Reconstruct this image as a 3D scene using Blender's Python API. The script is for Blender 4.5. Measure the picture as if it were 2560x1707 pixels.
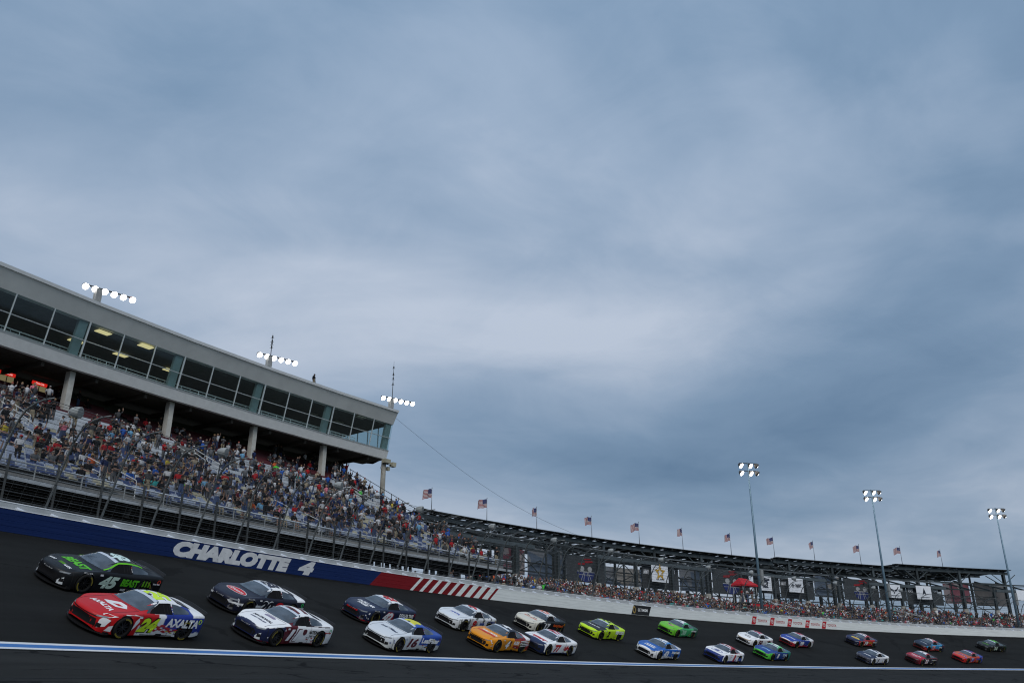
import bpy, bmesh, math, random
import numpy as np
from mathutils import Vector, Matrix
from mathutils.bvhtree import BVHTree
random.seed(7); RNG = np.random.default_rng(11)
for o in list(bpy.data.objects): bpy.data.objects.remove(o)
SC = bpy.context.scene
COL = SC.collection

# ------------------------------------------------------------------ camera
CAMZ = 1.1                       # eye height above the infield
F_PX, PITCH = 2143.84, math.radians(21.277)
cam_data = bpy.data.cameras.new('camera'); cam = bpy.data.objects.new('camera', cam_data)
COL.objects.link(cam); SC.camera = cam
cam_data.sensor_width = 36.0; cam_data.lens = 36.0 * F_PX / 2560.0
cam_data.clip_start = 0.1; cam_data.clip_end = 6000
cam.location = (0, 0, CAMZ); cam.rotation_euler = (math.radians(90) + PITCH, 0, 0)

# ------------------------------------------------------------------ sky
SUN_EL, SUN_AZ = math.radians(42), math.radians(172)   # azimuth from +y, clockwise
world = bpy.data.worlds.new('World'); SC.world = world; world.use_nodes = True
nt = world.node_tree; nt.nodes.clear()
def N(tree, kind, **kw):
    n = tree.nodes.new(kind)
    for k, v in kw.items():
        if k in n.inputs: n.inputs[k].default_value = v
        else: setattr(n, k, v)
    return n
def L(tree, a, b): tree.links.new(a, b)
def ramp(tree, stops):
    r = tree.nodes.new('ShaderNodeValToRGB'); e = r.color_ramp.elements
    while len(e) < len(stops): e.new(0.5)
    for el, (p, c) in zip(e, stops): el.position = p; el.color = (*c, 1)
    return r
def M2(tree, op, a=None, b=None):
    n = tree.nodes.new('ShaderNodeMath'); n.operation = op
    for i, v in enumerate((a, b)):
        if v is None: continue
        if isinstance(v, (int, float)): n.inputs[i].default_value = v
        else: tree.links.new(v, n.inputs[i])
    return n.outputs[0]
tc = N(nt, 'ShaderNodeTexCoord'); sep = N(nt, 'ShaderNodeSeparateXYZ'); L(nt, tc.outputs['Generated'], sep.inputs[0])
zc = M2(nt, 'MAXIMUM', sep.outputs[2], 0.0); den = M2(nt, 'ADD', zc, 0.22)
cx_ = M2(nt, 'DIVIDE', sep.outputs[0], den); cy_ = M2(nt, 'DIVIDE', sep.outputs[1], den)
comb = N(nt, 'ShaderNodeCombineXYZ'); L(nt, cx_, comb.inputs[0]); L(nt, cy_, comb.inputs[1])
mp = N(nt, 'ShaderNodeMapping'); mp.inputs['Rotation'].default_value = (0, 0, math.radians(-35)); mp.inputs['Scale'].default_value = (0.8, 0.9, 1); mp.inputs['Location'].default_value = (1.7, 0.4, 0)
L(nt, comb.outputs[0], mp.inputs[0])
n1 = N(nt, 'ShaderNodeTexNoise', Scale=0.95, Detail=7.0, Roughness=0.47, Distortion=0.5); L(nt, mp.outputs[0], n1.inputs['Vector'])
n2 = N(nt, 'ShaderNodeTexNoise', Scale=4.5, Detail=9.0, Roughness=0.6, Distortion=0.6); L(nt, mp.outputs[0], n2.inputs['Vector'])
nn = M2(nt, 'ADD', M2(nt, 'MULTIPLY', n1.outputs[0], 0.87), M2(nt, 'MULTIPLY', n2.outputs[0], 0.13))
cr = ramp(nt, [(0.33, (0.125, 0.212, 0.335)), (0.43, (0.200, 0.300, 0.435)), (0.52, (0.315, 0.410, 0.545)), (0.63, (0.520, 0.590, 0.705))])
L(nt, nn, cr.inputs[0])
zen = M2(nt, 'ADD', M2(nt, 'MULTIPLY', zc, 0.55), 0.80)
sky = N(nt, 'ShaderNodeTexSky'); sky.sky_type = 'NISHITA'; sky.sun_disc = False
sky.sun_elevation = SUN_EL; sky.sun_rotation = SUN_AZ; sky.air_density = 1.0; sky.dust_density = 2.0
bg1 = N(nt, 'ShaderNodeBackground', Strength=1.0); L(nt, cr.outputs[0], bg1.inputs[0]); L(nt, zen, bg1.inputs[1])
bg2 = N(nt, 'ShaderNodeBackground', Strength=0.10); L(nt, sky.outputs[0], bg2.inputs[0])
mx = N(nt, 'ShaderNodeMixShader', Fac=0.90); L(nt, bg2.outputs[0], mx.inputs[1]); L(nt, bg1.outputs[0], mx.inputs[2])
wo = N(nt, 'ShaderNodeOutputWorld'); L(nt, mx.outputs[0], wo.inputs[0])

sun_d = bpy.data.lights.new('sun', 'SUN'); sun_d.energy = 1.5; sun_d.angle = math.radians(40); sun_d.color = (1.0, 0.97, 0.92)
sun = bpy.data.objects.new('sun', sun_d); COL.objects.link(sun)
sdir = Vector((math.sin(SUN_AZ) * math.cos(SUN_EL), math.cos(SUN_AZ) * math.cos(SUN_EL), math.sin(SUN_EL)))
sun.rotation_euler = sdir.to_track_quat('Z', 'Y').to_euler(); sun.location = sdir * 100

vs = SC.view_settings; SC.display_settings.display_device = 'sRGB'
vs.view_transform = 'Standard'; vs.look = 'None'; vs.exposure = 0.0; vs.gamma = 1.0; vs.use_curve_mapping = False
SC.render.engine = 'CYCLES'; SC.cycles.filter_width = 1.15

# ------------------------------------------------------------------ track geometry
# The turn is an arc: centre (CX,CY), R_LINE to the painted line, banked 24 degrees up to the wall.
CX, CY, R_LINE = 173.96, -52.74, 203.1
BANK = math.radians(24); WC = 10.512; Z_LINE = 0.776 + CAMZ; ZW = 5.456 + CAMZ
RW = R_LINE + WC
def PT(phi, off, z):
    """phi degrees round the turn, off metres outside the wall face, z metres above the wall foot"""
    a = math.radians(phi); r = RW + off
    return Vector((CX + r * math.cos(a), CY + r * math.sin(a), ZW + z))
def rad(phi): a = math.radians(phi); return Vector((math.cos(a), math.sin(a), 0))
def tan(phi): a = math.radians(phi); return Vector((-math.sin(a), math.cos(a), 0))
def ray(u, v):
    x = (u - 1280) / F_PX; q = -(v - 853.5) / F_PX
    return Vector((x, math.cos(PITCH) - q * math.sin(PITCH), math.sin(PITCH) + q * math.cos(PITCH)))
def on_ring(u, v, off):
    """where the sight line of a photo point meets the ring 'off' metres outside the wall"""
    d = ray(u, v); r = RW + off
    a = d.x**2 + d.y**2; b = -2 * (d.x * CX + d.y * CY); c = CX * CX + CY * CY - r * r
    t = (-b + math.sqrt(b * b - 4 * a * c)) / (2 * a); p = d * t
    return math.degrees(math.atan2(p.y - CY, p.x - CX)), p.z + CAMZ - ZW
def on_bank(u, v):
    d = ray(u, v); lo = None
    f = lambda t: (d.z * t + CAMZ) - (Z_LINE + (math.hypot(d.x * t - CX, d.y * t - CY) - R_LINE) * math.tan(BANK))
    t = 12.0
    while f(t) > 0 and t < 400: t += 0.5
    lo, hi = t - 0.5, t
    for _ in range(40):
        m = (lo + hi) / 2
        if f(m) > 0: lo = m
        else: hi = m
    p = d * hi
    return math.degrees(math.atan2(p.y - CY, p.x - CX)), math.hypot(p.x - CX, p.y - CY) - R_LINE
def img(p):
    x, y, z = p[0], p[1], p[2] - CAMZ
    d = y * math.cos(PITCH) + z * math.sin(PITCH)
    return 1280 + F_PX * x / d, 853.5 - F_PX * (-y * math.sin(PITCH) + z * math.cos(PITCH)) / d

# ------------------------------------------------------------------ materials
MATS = {}
def pm(name, col, rough=0.6, metal=0.0, var=0.12, scale=2.0, bump=0.0, coat=0.0, emit=None, estr=0.0, spec=0.22):
    if name in MATS: return MATS[name]
    m = bpy.data.materials.new(name); m.use_nodes = True; t = m.node_tree
    b = t.nodes['Principled BSDF']
    b.inputs['Roughness'].default_value = rough; b.inputs['Metallic'].default_value = metal
    b.inputs['Coat Weight'].default_value = coat; b.inputs['Specular IOR Level'].default_value = spec
    tcn = N(t, 'ShaderNodeTexCoord'); nz = N(t, 'ShaderNodeTexNoise', Scale=scale, Detail=5.0, Roughness=0.6)
    L(t, tcn.outputs['Object'], nz.inputs['Vector'])
    if var > 0:
        lo = tuple(max(0, c * (1 - var)) for c in col); hi = tuple(min(1, c * (1 + var)) for c in col)
        r = ramp(t, [(0.3, lo), (0.7, hi)]); L(t, nz.outputs[0], r.inputs[0]); L(t, r.outputs[0], b.inputs['Base Color'])
    else: b.inputs['Base Color'].default_value = (*col, 1)
    if bump > 0:
        bp = N(t, 'ShaderNodeBump', Strength=bump, Distance=0.02); L(t, nz.outputs[0], bp.inputs['Height']); L(t, bp.outputs[0], b.inputs['Normal'])
    if emit:
        b.inputs['Emission Color'].default_value = (*emit, 1); b.inputs['Emission Strength'].default_value = estr
    MATS[name] = m; return m
def attr_mat(name, rough=0.6, coat=0.0, spec=0.5, attr='col'):
    m = bpy.data.materials.new(name); m.use_nodes = True; t = m.node_tree; b = t.nodes['Principled BSDF']
    a = N(t, 'ShaderNodeAttribute'); a.attribute_name = attr; L(t, a.outputs[0], b.inputs['Base Color'])
    b.inputs['Roughness'].default_value = rough; b.inputs['Coat Weight'].default_value = coat; b.inputs['Coat Roughness'].default_value = 0.08
    b.inputs['Specular IOR Level'].default_value = spec
    MATS[name] = m; return m
def srgb(r, g, b):
    f = lambda c: (c / 255 / 12.92) if c / 255 <= 0.04045 else ((c / 255 + 0.055) / 1.055) ** 2.4
    return (f(r), f(g), f(b))

# ------------------------------------------------------------------ objects
def tag(o, label=None, cat=None, group=None, kind=None):
    if label: o['label'] = label
    if cat: o['category'] = cat
    if group: o['group'] = group
    if kind: o['kind'] = kind
    return o
def thing(name, label, cat, loc=(0, 0, 0), group=None):
    o = bpy.data.objects.new(name, None); o.empty_display_size = 0.3; COL.objects.link(o); o.location = loc
    return tag(o, label, cat, group)
def put(o, parent=None, world_mesh=True):
    COL.objects.link(o)
    if parent is not None:
        o.parent = parent
        if world_mesh: o.matrix_parent_inverse = world_matrix(parent).inverted()
    return o
def world_matrix(o):
    m = Matrix.LocRotScale(o.location, o.rotation_euler, o.scale)
    if o.parent: m = world_matrix(o.parent) @ o.matrix_parent_inverse @ m
    return m
class MB:
    """collects shapes in world (or local) coordinates and links them as one mesh object"""
    def __init__(s): s.v = []; s.f = []; s.m = []
    def add(s, vs, fs, mi=0):
        k = len(s.v); s.v += [tuple(p) for p in vs]; s.f += [tuple(i + k for i in f) for f in fs]; s.m += [mi] * len(fs); return s
    def box(s, c, ex, ey, ez, mi=0):
        c = Vector(c); ex, ey, ez = Vector(ex), Vector(ey), Vector(ez)
        vs = [c + ex * a + ey * b + ez * d for d in (-1, 1) for a, b in ((-1, -1), (1, -1), (1, 1), (-1, 1))]
        return s.add(vs, [(3, 2, 1, 0), (4, 5, 6, 7), (0, 1, 5, 4), (1, 2, 6, 5), (2, 3, 7, 6), (3, 0, 4, 7)], mi)
    def abox(s, lo, hi, mi=0):
        lo, hi = Vector(lo), Vector(hi); h = (hi - lo) / 2
        return s.box((lo + hi) / 2, (h.x, 0, 0), (0, h.y, 0), (0, 0, h.z), mi)
    def beam(s, a, b, w, h, mi=0, up=(0, 0, 1)):
        a, b = Vector(a), Vector(b); d = b - a; u = Vector(up)
        if abs(d.normalized().dot(u)) > 0.98: u = rad(130)
        x = d.cross(u).normalized(); y = x.cross(d).normalized()
        return s.box((a + b) / 2, d / 2, x * w / 2, y * h / 2, mi)
    def ibeam(s, a, b, w, h, mi=0, up=(0, 0, 1)):
        a, b = Vector(a), Vector(b); d = b - a; u = Vector(up)
        if abs(d.normalized().dot(u)) > 0.98: u = rad(130)
        x = d.cross(u).normalized(); y = x.cross(d).normalized(); t = h * 0.07; c = (a + b) / 2
        s.box(c, d / 2, x * w * 0.07, y * (h / 2 - t), mi)
        s.box(c + y * (h / 2 - t / 2), d / 2, x * w / 2, y * t / 2, mi); s.box(c - y * (h / 2 - t / 2), d / 2, x * w / 2, y * t / 2, mi); return s
    def tube(s, pts, r, n=6, mi=0, cap=True):
        pts = [Vector(p) for p in pts]; rs = r if isinstance(r, (list, tuple)) else [r] * len(pts); vs = []; fs = []
        for i, p in enumerate(pts):
            d = (pts[min(i + 1, len(pts) - 1)] - pts[max(i - 1, 0)]).normalized()
            u = Vector((0, 0, 1)) if abs(d.z) < 0.95 else Vector((1, 0, 0)); x = d.cross(u).normalized(); y = x.cross(d)
            for k in range(n):
                a = 2 * math.pi * k / n; vs.append(p + (x * math.cos(a) + y * math.sin(a)) * rs[i])
        for i in range(len(pts) - 1):
            for k in range(n): fs.append((i * n + k, i * n + (k + 1) % n, (i + 1) * n + (k + 1) % n, (i + 1) * n + k))
        if cap: fs.append(tuple(range(n))[::-1]); fs.append(tuple((len(pts) - 1) * n + k for k in range(n)))
        return s.add(vs, fs, mi)
    def arc(s, p0, p1, o0, o1, z0, z1, step=0.5, mi=0, zb=None):
        """box section swept round the turn from phi p0 to p1"""
        n = max(1, int(abs(p1 - p0) / step)); vs = []; fs = []
        for i in range(n + 1):
            p = p0 + (p1 - p0) * i / n
            for (o, z) in ((o0, z0), (o1, z0), (o1, z1), (o0, z1)): vs.append(PT(p, o, z))
        for i in range(n):
            a, b = i * 4, i * 4 + 4
            for k in range(4): fs.append((a + k, a + (k + 1) % 4, b + (k + 1) % 4, b + k))
        fs += [(3, 2, 1, 0), tuple(n * 4 + k for k in range(4))]
        return s.add(vs, fs, mi)
    def ribbon(s, p0, p1, prof, step=0.5, mi=0):
        """open profile [(off,z)...] swept round the turn"""
        n = max(1, int(abs(p1 - p0) / step)); k = len(prof)
        vs = [PT(p0 + (p1 - p0) * i / n, o, z) for i in range(n + 1) for o, z in prof]
        return s.add(vs, [(i * k + j, i * k + j + 1, (i + 1) * k + j + 1, (i + 1) * k + j) for i in range(n) for j in range(k - 1)], mi)
    def atube(s, p0, p1, off, z, r, step=0.8, n=5, mi=0):
        k = max(1, int(abs(p1 - p0) / step)); return s.tube([PT(p0 + (p1 - p0) * i / k, off, z) for i in range(k + 1)], r, n, mi)
    def mesh(s, name, mats, smooth=False):
        me = bpy.data.meshes.new(name); me.from_pydata(s.v, [], s.f)
        for m in (mats if isinstance(mats, (list, tuple)) else [mats]): me.materials.append(m)
        if len(me.materials) > 1: me.polygons.foreach_set('material_index', s.m)
        if smooth: me.polygons.foreach_set('use_smooth', [True] * len(s.f))
        me.update(); return me
    def build(s, name, mats, parent=None, smooth=False, fix=True, wm=True):
        me = s.mesh(name, mats, smooth)
        if fix:
            b = bmesh.new(); b.from_mesh(me); bmesh.ops.recalc_face_normals(b, faces=b.faces); b.to_mesh(me); b.free()
        return put(bpy.data.objects.new(name, me), parent, wm)

_font_cache = {}
def text_mesh(s, shear=0.0, bold=0.0):
    """2-D outline of a word, one unit high, starting at x = 0: (verts, faces, width)"""
    key = (s, shear, bold)
    if key in _font_cache: return _font_cache[key]
    cu = bpy.data.curves.new('t', 'FONT'); cu.body = s; cu.size = 1.0; cu.shear = shear; cu.offset = bold; cu.resolution_u = 3
    o = bpy.data.objects.new('t', cu); me = bpy.data.meshes.new_from_object(o)
    vs = np.array([v.co[:2] for v in me.vertices]); fs = [tuple(p.vertices) for p in me.polygons]
    bpy.data.objects.remove(o); bpy.data.curves.remove(cu); bpy.data.meshes.remove(me)
    if len(vs) == 0: return np.zeros((0, 2)), [], 0.0
    vs -= vs.min(0); h = vs[:, 1].max(); vs /= h
    _font_cache[key] = (vs, fs, float(vs[:, 0].max())); return _font_cache[key]
def cut_grid(vs, fs, gx, gy):
    """split flat faces on a grid so that they can follow a curved surface"""
    b = bmesh.new(); bv = [b.verts.new((float(x), float(y), 0)) for x, y in vs]
    for f in fs:
        try: b.faces.new([bv[i] for i in f])
        except ValueError: pass
    lo, hi = np.min(vs, 0), np.max(vs, 0)
    for ax, g in ((0, gx), (1, gy)):
        k = math.ceil(lo[ax] / g) * g
        while k < hi[ax]:
            co = [0, 0, 0]; no = [0, 0, 0]; co[ax] = k; no[ax] = 1
            bmesh.ops.bisect_plane(b, geom=b.verts[:] + b.edges[:] + b.faces[:], plane_co=co, plane_no=no); k += g
    b.verts.index_update()
    out = [(v.co.x, v.co.y) for v in b.verts]; fo = [tuple(v.index for v in f.verts) for f in b.faces]; b.free(); return out, fo
def wall_print(name, vs, fs, phi0, z0, off, mat, parent, gx=1.5, gy=9):
    """flat print laid on the inner side of a ring; x runs to the right as seen from the infield"""
    v2, f2 = cut_grid(vs, fs, gx, gy); r = RW + off
    m = MB(); m.add([PT(phi0 - math.degrees(x / r), off, z0 + y) for x, y in v2], f2)
    return m.build(name, mat, parent, fix=False)
def rect(x0, y0, x1, y1, sh=0.0): return [(x0, y0), (x1, y0), (x1 + sh, y1), (x0 + sh, y1)], [(0, 1, 2, 3)]
# ================================================================== ground, track, painted line
def asphalt(name, base, crack_amt, scale):
    m = bpy.data.materials.new(name); m.use_nodes = True; t = m.node_tree; b = t.nodes['Principled BSDF']
    tcn = N(t, 'ShaderNodeTexCoord')
    nz = N(t, 'ShaderNodeTexNoise', Scale=0.35, Detail=6.0, Roughness=0.65); L(t, tcn.outputs['Object'], nz.inputs['Vector'])
    fine = N(t, 'ShaderNodeTexNoise', Scale=60.0, Detail=3.0); L(t, tcn.outputs['Object'], fine.inputs['Vector'])
    # polar coordinates of the turn: grooves and seams run along the racing line
    sp = N(t, 'ShaderNodeSeparateXYZ'); L(t, tcn.outputs['Object'], sp.inputs[0])
    dx = M2(t, 'SUBTRACT', sp.outputs[0], CX); dy = M2(t, 'SUBTRACT', sp.outputs[1], CY)
    r = M2(t, 'SQRT', M2(t, 'ADD', M2(t, 'MULTIPLY', dx, dx), M2(t, 'MULTIPLY', dy, dy)))
    an = M2(t, 'MULTIPLY', M2(t, 'ARCTAN2', dy, dx), 200.0)
    cb = N(t, 'ShaderNodeCombineXYZ'); L(t, M2(t, 'MULTIPLY', an, 0.035), cb.inputs[0]); L(t, r, cb.inputs[1])
    gr = N(t, 'ShaderNodeTexNoise', Scale=1.1, Detail=4.0, Roughness=0.6); L(t, cb.outputs[0], gr.inputs['Vector'])
    v = M2(t, 'ADD', M2(t, 'MULTIPLY', nz.outputs[0], 0.45), M2(t, 'MULTIPLY', gr.outputs[0], 0.55))
    v = M2(t, 'ADD', v, M2(t, 'MULTIPLY', M2(t, 'SUBTRACT', fine.outputs[0], 0.5), 0.25))
    lo = tuple(c * 0.62 for c in base); hi = tuple(c * 1.45 for c in base)
    rp = ramp(t, [(0.3, lo), (0.7, hi)]); L(t, v, rp.inputs[0])
    # tar-sealed cracks: warped cell borders, stretched along the track
    cb2 = N(t, 'ShaderNodeCombineXYZ'); L(t, M2(t, 'MULTIPLY', an, 0.45), cb2.inputs[0]); L(t, M2(t, 'MULTIPLY', r, 1.0), cb2.inputs[1])
    wn = N(t, 'ShaderNodeTexNoise', Scale=1.3, Detail=4.0, Roughness=0.6); L(t, cb2.outputs[0], wn.inputs['Vector'])
    wa = N(t, 'ShaderNodeVectorMath'); wa.operation = 'SCALE'; L(t, wn.outputs['Color'], wa.inputs[0]); wa.inputs['Scale'].default_value = 1.1
    ad = N(t, 'ShaderNodeVectorMath'); ad.operation = 'ADD'; L(t, cb2.outputs[0], ad.inputs[0]); L(t, wa.outputs[0], ad.inputs[1])
    vo = N(t, 'ShaderNodeTexVoronoi', Scale=scale); vo.feature = 'DISTANCE_TO_EDGE'; L(t, ad.outputs[0], vo.inputs['Vector'])
    gate = N(t, 'ShaderNodeTexNoise', Scale=0.5, Detail=2.0); L(t, cb2.outputs[0], gate.inputs['Vector'])
    ck = M2(t, 'LESS_THAN', vo.outputs['Distance'], M2(t, 'MULTIPLY', M2(t, 'SUBTRACT', gate.outputs[0], 0.40), 0.13))
    mxn = N(t, 'ShaderNodeMix'); mxn.data_type = 'RGBA'; L(t, M2(t, 'MULTIPLY', ck, crack_amt), mxn.inputs['Factor'])
    L(t, rp.outputs[0], mxn.inputs['A']); mxn.inputs['B'].default_value = (base[0] * 0.15, base[1] * 0.15, base[2] * 0.15, 1)
    L(t, mxn.outputs['Result'], b.inputs['Base Color']); b.inputs['Roughness'].default_value = 0.9; b.inputs['Specular IOR Level'].default_value = 0.12
    bp = N(t, 'ShaderNodeBump', Strength=0.25, Distance=0.01); L(t, fine.outputs[0], bp.inputs['Height']); L(t, bp.outputs[0], b.inputs['Normal'])
    return m
M_track = asphalt('track_asphalt', (0.0108, 0.0114, 0.0113), 0.5, 0.13)
M_apron = asphalt('apron_asphalt', (0.0185, 0.0195, 0.0190), 1.0, 0.42)
M_grass = pm('infield_grass', (0.045, 0.075, 0.025), 0.95, var=0.35, scale=0.8, bump=0.4)
M_dirt = pm('outfield_ground', (0.12, 0.11, 0.09), 0.95, var=0.3, scale=0.2, bump=0.3)

def revolve(name, prof, mat, n=540, kind='structure', smooth=True):
    """profile [(radius, height)] turned about the centre of the turn"""
    k = len(prof); vs = []; fs = []
    for i in range(n):
        a = 2 * math.pi * i / n
        for r, z in prof: vs.append((CX + r * math.cos(a), CY + r * math.sin(a), z))
    for i in range(n):
        j = (i + 1) % n
        for q in range(k - 1): fs.append((i * k + q, i * k + q + 1, j * k + q + 1, j * k + q))
    m = MB(); m.add(vs, fs); o = m.build(name, mat, smooth=smooth); tag(o, kind=kind); return o
revolve('infield', [(0.5, 0.0), (150, 0.0), (186, 0.0), (R_LINE - 14, 0.02)], M_grass)
SEAM = R_LINE - 4.8
revolve('pit_apron', [(R_LINE - 14, 0.02), (R_LINE - 10, 0.5), (R_LINE - 7.5, CAMZ - 0.19), (SEAM, CAMZ - 0.055)], M_apron)
revolve('apron', [(SEAM, CAMZ - 0.055), (R_LINE - 2.5, (Z_LINE + CAMZ - 0.055) / 2 - 0.07), (R_LINE - 0.3, Z_LINE - 0.3 * math.tan(BANK))], M_apron)
tb = math.tan(BANK)
revolve('track', [(R_LINE - 0.3, Z_LINE - 0.3 * tb)] + [(R_LINE + WC * q / 6, Z_LINE + WC * q / 6 * tb) for q in range(7)], M_track)
revolve('outfield', [(RW + 0.0, ZW), (RW + 1.2, ZW - 0.3), (RW + 60, ZW - 0.4), (RW + 110, 0.0), (3500, -6.0)], M_dirt, n=180)
seam = MB(); n = 540
for r, w in ((SEAM, 0.05),):
    p = [(r - w, CAMZ - 0.055 + 0.004 - w * .02), (r + w, CAMZ - 0.055 + 0.004 + w * 0.18)]
    revolve('seam_strip', p, pm('tar_seam', (0.012, 0.013, 0.014), 0.7, var=0.2), n=540)
def paint(name, col, var=0.10):
    m = bpy.data.materials.new(name); m.use_nodes = True; t = m.node_tree; b = t.nodes['Principled BSDF']
    tcn = N(t, 'ShaderNodeTexCoord'); nz = N(t, 'ShaderNodeTexNoise', Scale=6.0, Detail=8.0, Roughness=0.75); L(t, tcn.outputs['Object'], nz.inputs['Vector'])
    n3 = N(t, 'ShaderNodeTexNoise', Scale=0.9, Detail=4.0, Roughness=0.7); L(t, tcn.outputs['Object'], n3.inputs['Vector'])
    v = M2(t, 'ADD', M2(t, 'MULTIPLY', nz.outputs[0], 0.6), M2(t, 'MULTIPLY', n3.outputs[0], 0.4))
    rp = ramp(t, [(0.30, tuple(c * 0.35 for c in col)), (0.38, tuple(c * (1 - var) for c in col)), (0.75, col)])
    L(t, v, rp.inputs[0]); L(t, rp.outputs[0], b.inputs['Base Color']); b.inputs['Roughness'].default_value = 0.55; return m
M_white = paint('line_white', (0.66, 0.68, 0.70)); M_blue = paint('line_blue', (0.035, 0.15, 0.42))
st = MB()
for nm, a, b_, mt in (('inner_white_stripe', -0.22, -0.115, M_white), ('blue_stripe', -0.115, 0.09, M_blue), ('outer_white_stripe', 0.09, 0.21, M_white)):
    revolve(nm, [(R_LINE + a, Z_LINE + a * tb + 0.006), (R_LINE + b_, Z_LINE + b_ * tb + 0.006)], mt, n=720)

# ================================================================== outer wall (energy-absorbing steel face, foam blocks, concrete behind)
PHI_L, PHI_R = 166.0, 100.0
def wallpaint(name, col, scuff=0.25, block=True):
    m = bpy.data.materials.new(name); m.use_nodes = True; t = m.node_tree; b = t.nodes['Principled BSDF']
    tcn = N(t, 'ShaderNodeTexCoord'); sp = N(t, 'ShaderNodeSeparateXYZ'); L(t, tcn.outputs['Object'], sp.inputs[0])
    dx = M2(t, 'SUBTRACT', sp.outputs[0], CX); dy = M2(t, 'SUBTRACT', sp.outputs[1], CY)
    an = M2(t, 'MULTIPLY', M2(t, 'ARCTAN2', dy, dx), RW); cb = N(t, 'ShaderNodeCombineXYZ')
    L(t, M2(t, 'MULTIPLY', an, 0.22), cb.inputs[0]); L(t, M2(t, 'MULTIPLY', sp.outputs[2], 3.0), cb.inputs[1])
    nz = N(t, 'ShaderNodeTexNoise', Scale=1.6, Detail=7.0, Roughness=0.7); L(t, cb.outputs[0], nz.inputs['Vector'])
    cb3 = N(t, 'ShaderNodeCombineXYZ'); L(t, M2(t, 'MULTIPLY', an, 0.5), cb3.inputs[0]); L(t, M2(t, 'MULTIPLY', sp.outputs[2], 14.0), cb3.inputs[1])
    n4 = N(t, 'ShaderNodeTexNoise', Scale=0.8, Detail=3.0); L(t, cb3.outputs[0], n4.inputs['Vector'])
    rp = ramp(t, [(0.28, tuple(c * (1 - scuff) for c in col)), (0.55, col), (0.8, tuple(min(0.85, c * 1.06 + 0.004) for c in col))])
    L(t, M2(t, 'ADD', M2(t, 'MULTIPLY', nz.outputs[0], 0.7), M2(t, 'MULTIPLY', n4.outputs[0], 0.3)), rp.inputs[0])
    L(t, rp.outputs[0], b.inputs['Base Color']); b.inputs['Roughness'].default_value = 0.6; b.inputs['Specular IOR Level'].default_value = 0.15
    bp = N(t, 'ShaderNodeBump', Strength=0.35, Distance=0.03); L(t, n4.outputs[0], bp.inputs['Height']); L(t, bp.outputs[0], b.inputs['Normal'])
    return m
W_white = wallpaint('wall_white', (0.70, 0.73, 0.72), 0.22); W_blue = wallpaint('wall_blue', (0.0045, 0.018, 0.088)); W_red = wallpaint('wall_red', (0.18, 0.006, 0.010))
W_top = pm('wall_cap_white', (0.84, 0.86, 0.88), 0.5, var=0.04); W_conc = pm('wall_concrete', (0.40, 0.42, 0.43), 0.8, var=0.12, scale=1.2, bump=0.2)
M_foam = pm('foam_block', (0.70, 0.75, 0.82), 0.6, var=0.1); M_gap = pm('wall_gap', (0.05, 0.055, 0.06), 0.9)
wall = thing('track_wall', 'long white banked turn wall with blue CHARLOTTE 4 lettering and red stripes', 'wall', PT(146, 0.5, 0))
HW = 0.924; TUBES = [0.0, 0.235, 0.465, 0.695, HW]
def face_section(name, pa, pb, mat, sa=0.0, sb=0.0, parent=wall):
    """part of the wall face between two (slanted) edges; four stacked steel tubes make faint ridges"""
    m = MB(); n = max(2, int(abs(pb - pa) / 0.25)); prof = []
    for i in range(4):
        a, b2 = TUBES[i], TUBES[i + 1]; prof += [(0.008, a), (0.0, a + 0.012), (0.0, b2 - 0.012), (0.008, b2)]
    vs = []
    for i in range(n + 1):
        for o, z in prof:
            k = z / HW; p0 = pa + sa * k; p1 = pb + sb * k; vs.append(PT(p0 + (p1 - p0) * i / n, o, z))
    K = len(prof); m.add(vs, [(i * K + j, i * K + j + 1, (i + 1) * K + j + 1, (i + 1) * K + j) for i in range(n) for j in range(K - 1)])
    return m.build(name, mat, parent, smooth=False)
SL = -0.32                                        # slant of the paint edges, degrees over the wall's height
face_section('blue_face', PHI_L, 149.03, W_blue, 0, SL)
edges = [149.03, 147.90, 147.81, 147.62, 147.52, 147.34, 147.23, 147.05, 146.94, 146.75, 146.64, 146.49, 146.33, 146.20, 146.02, 145.90, 145.72, 145.60, 145.41, 145.32]
for i in range(len(edges) - 1):
    face_section('red_stripe' if i % 2 == 0 else 'white_stripe', edges[i], edges[i + 1], W_red if i % 2 == 0 else W_white, SL, SL)
face_section('white_face', edges[-1], PHI_R, W_white, SL, 0)
m = MB(); m.arc(PHI_L, PHI_R, -0.012, 0.10, HW + 0.001, HW + 0.035, 0.5); m.build('cap_rail', W_top, wall)
m = MB(); m.arc(PHI_L, PHI_R, 0.10, 0.62, 0.55, 0.62, 0.5); m.build('gap_floor', M_gap, wall)
m = MB(); m.arc(PHI_L, PHI_R, 0.62, 1.02, -0.4, 1.30, 0.5); m.build('concrete_wall', W_conc, wall)
m = MB(); m.arc(PHI_L, PHI_R, 0.60, 1.05, 1.301, 1.335, 0.5); m.build('top_coping', W_top, wall)
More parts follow.
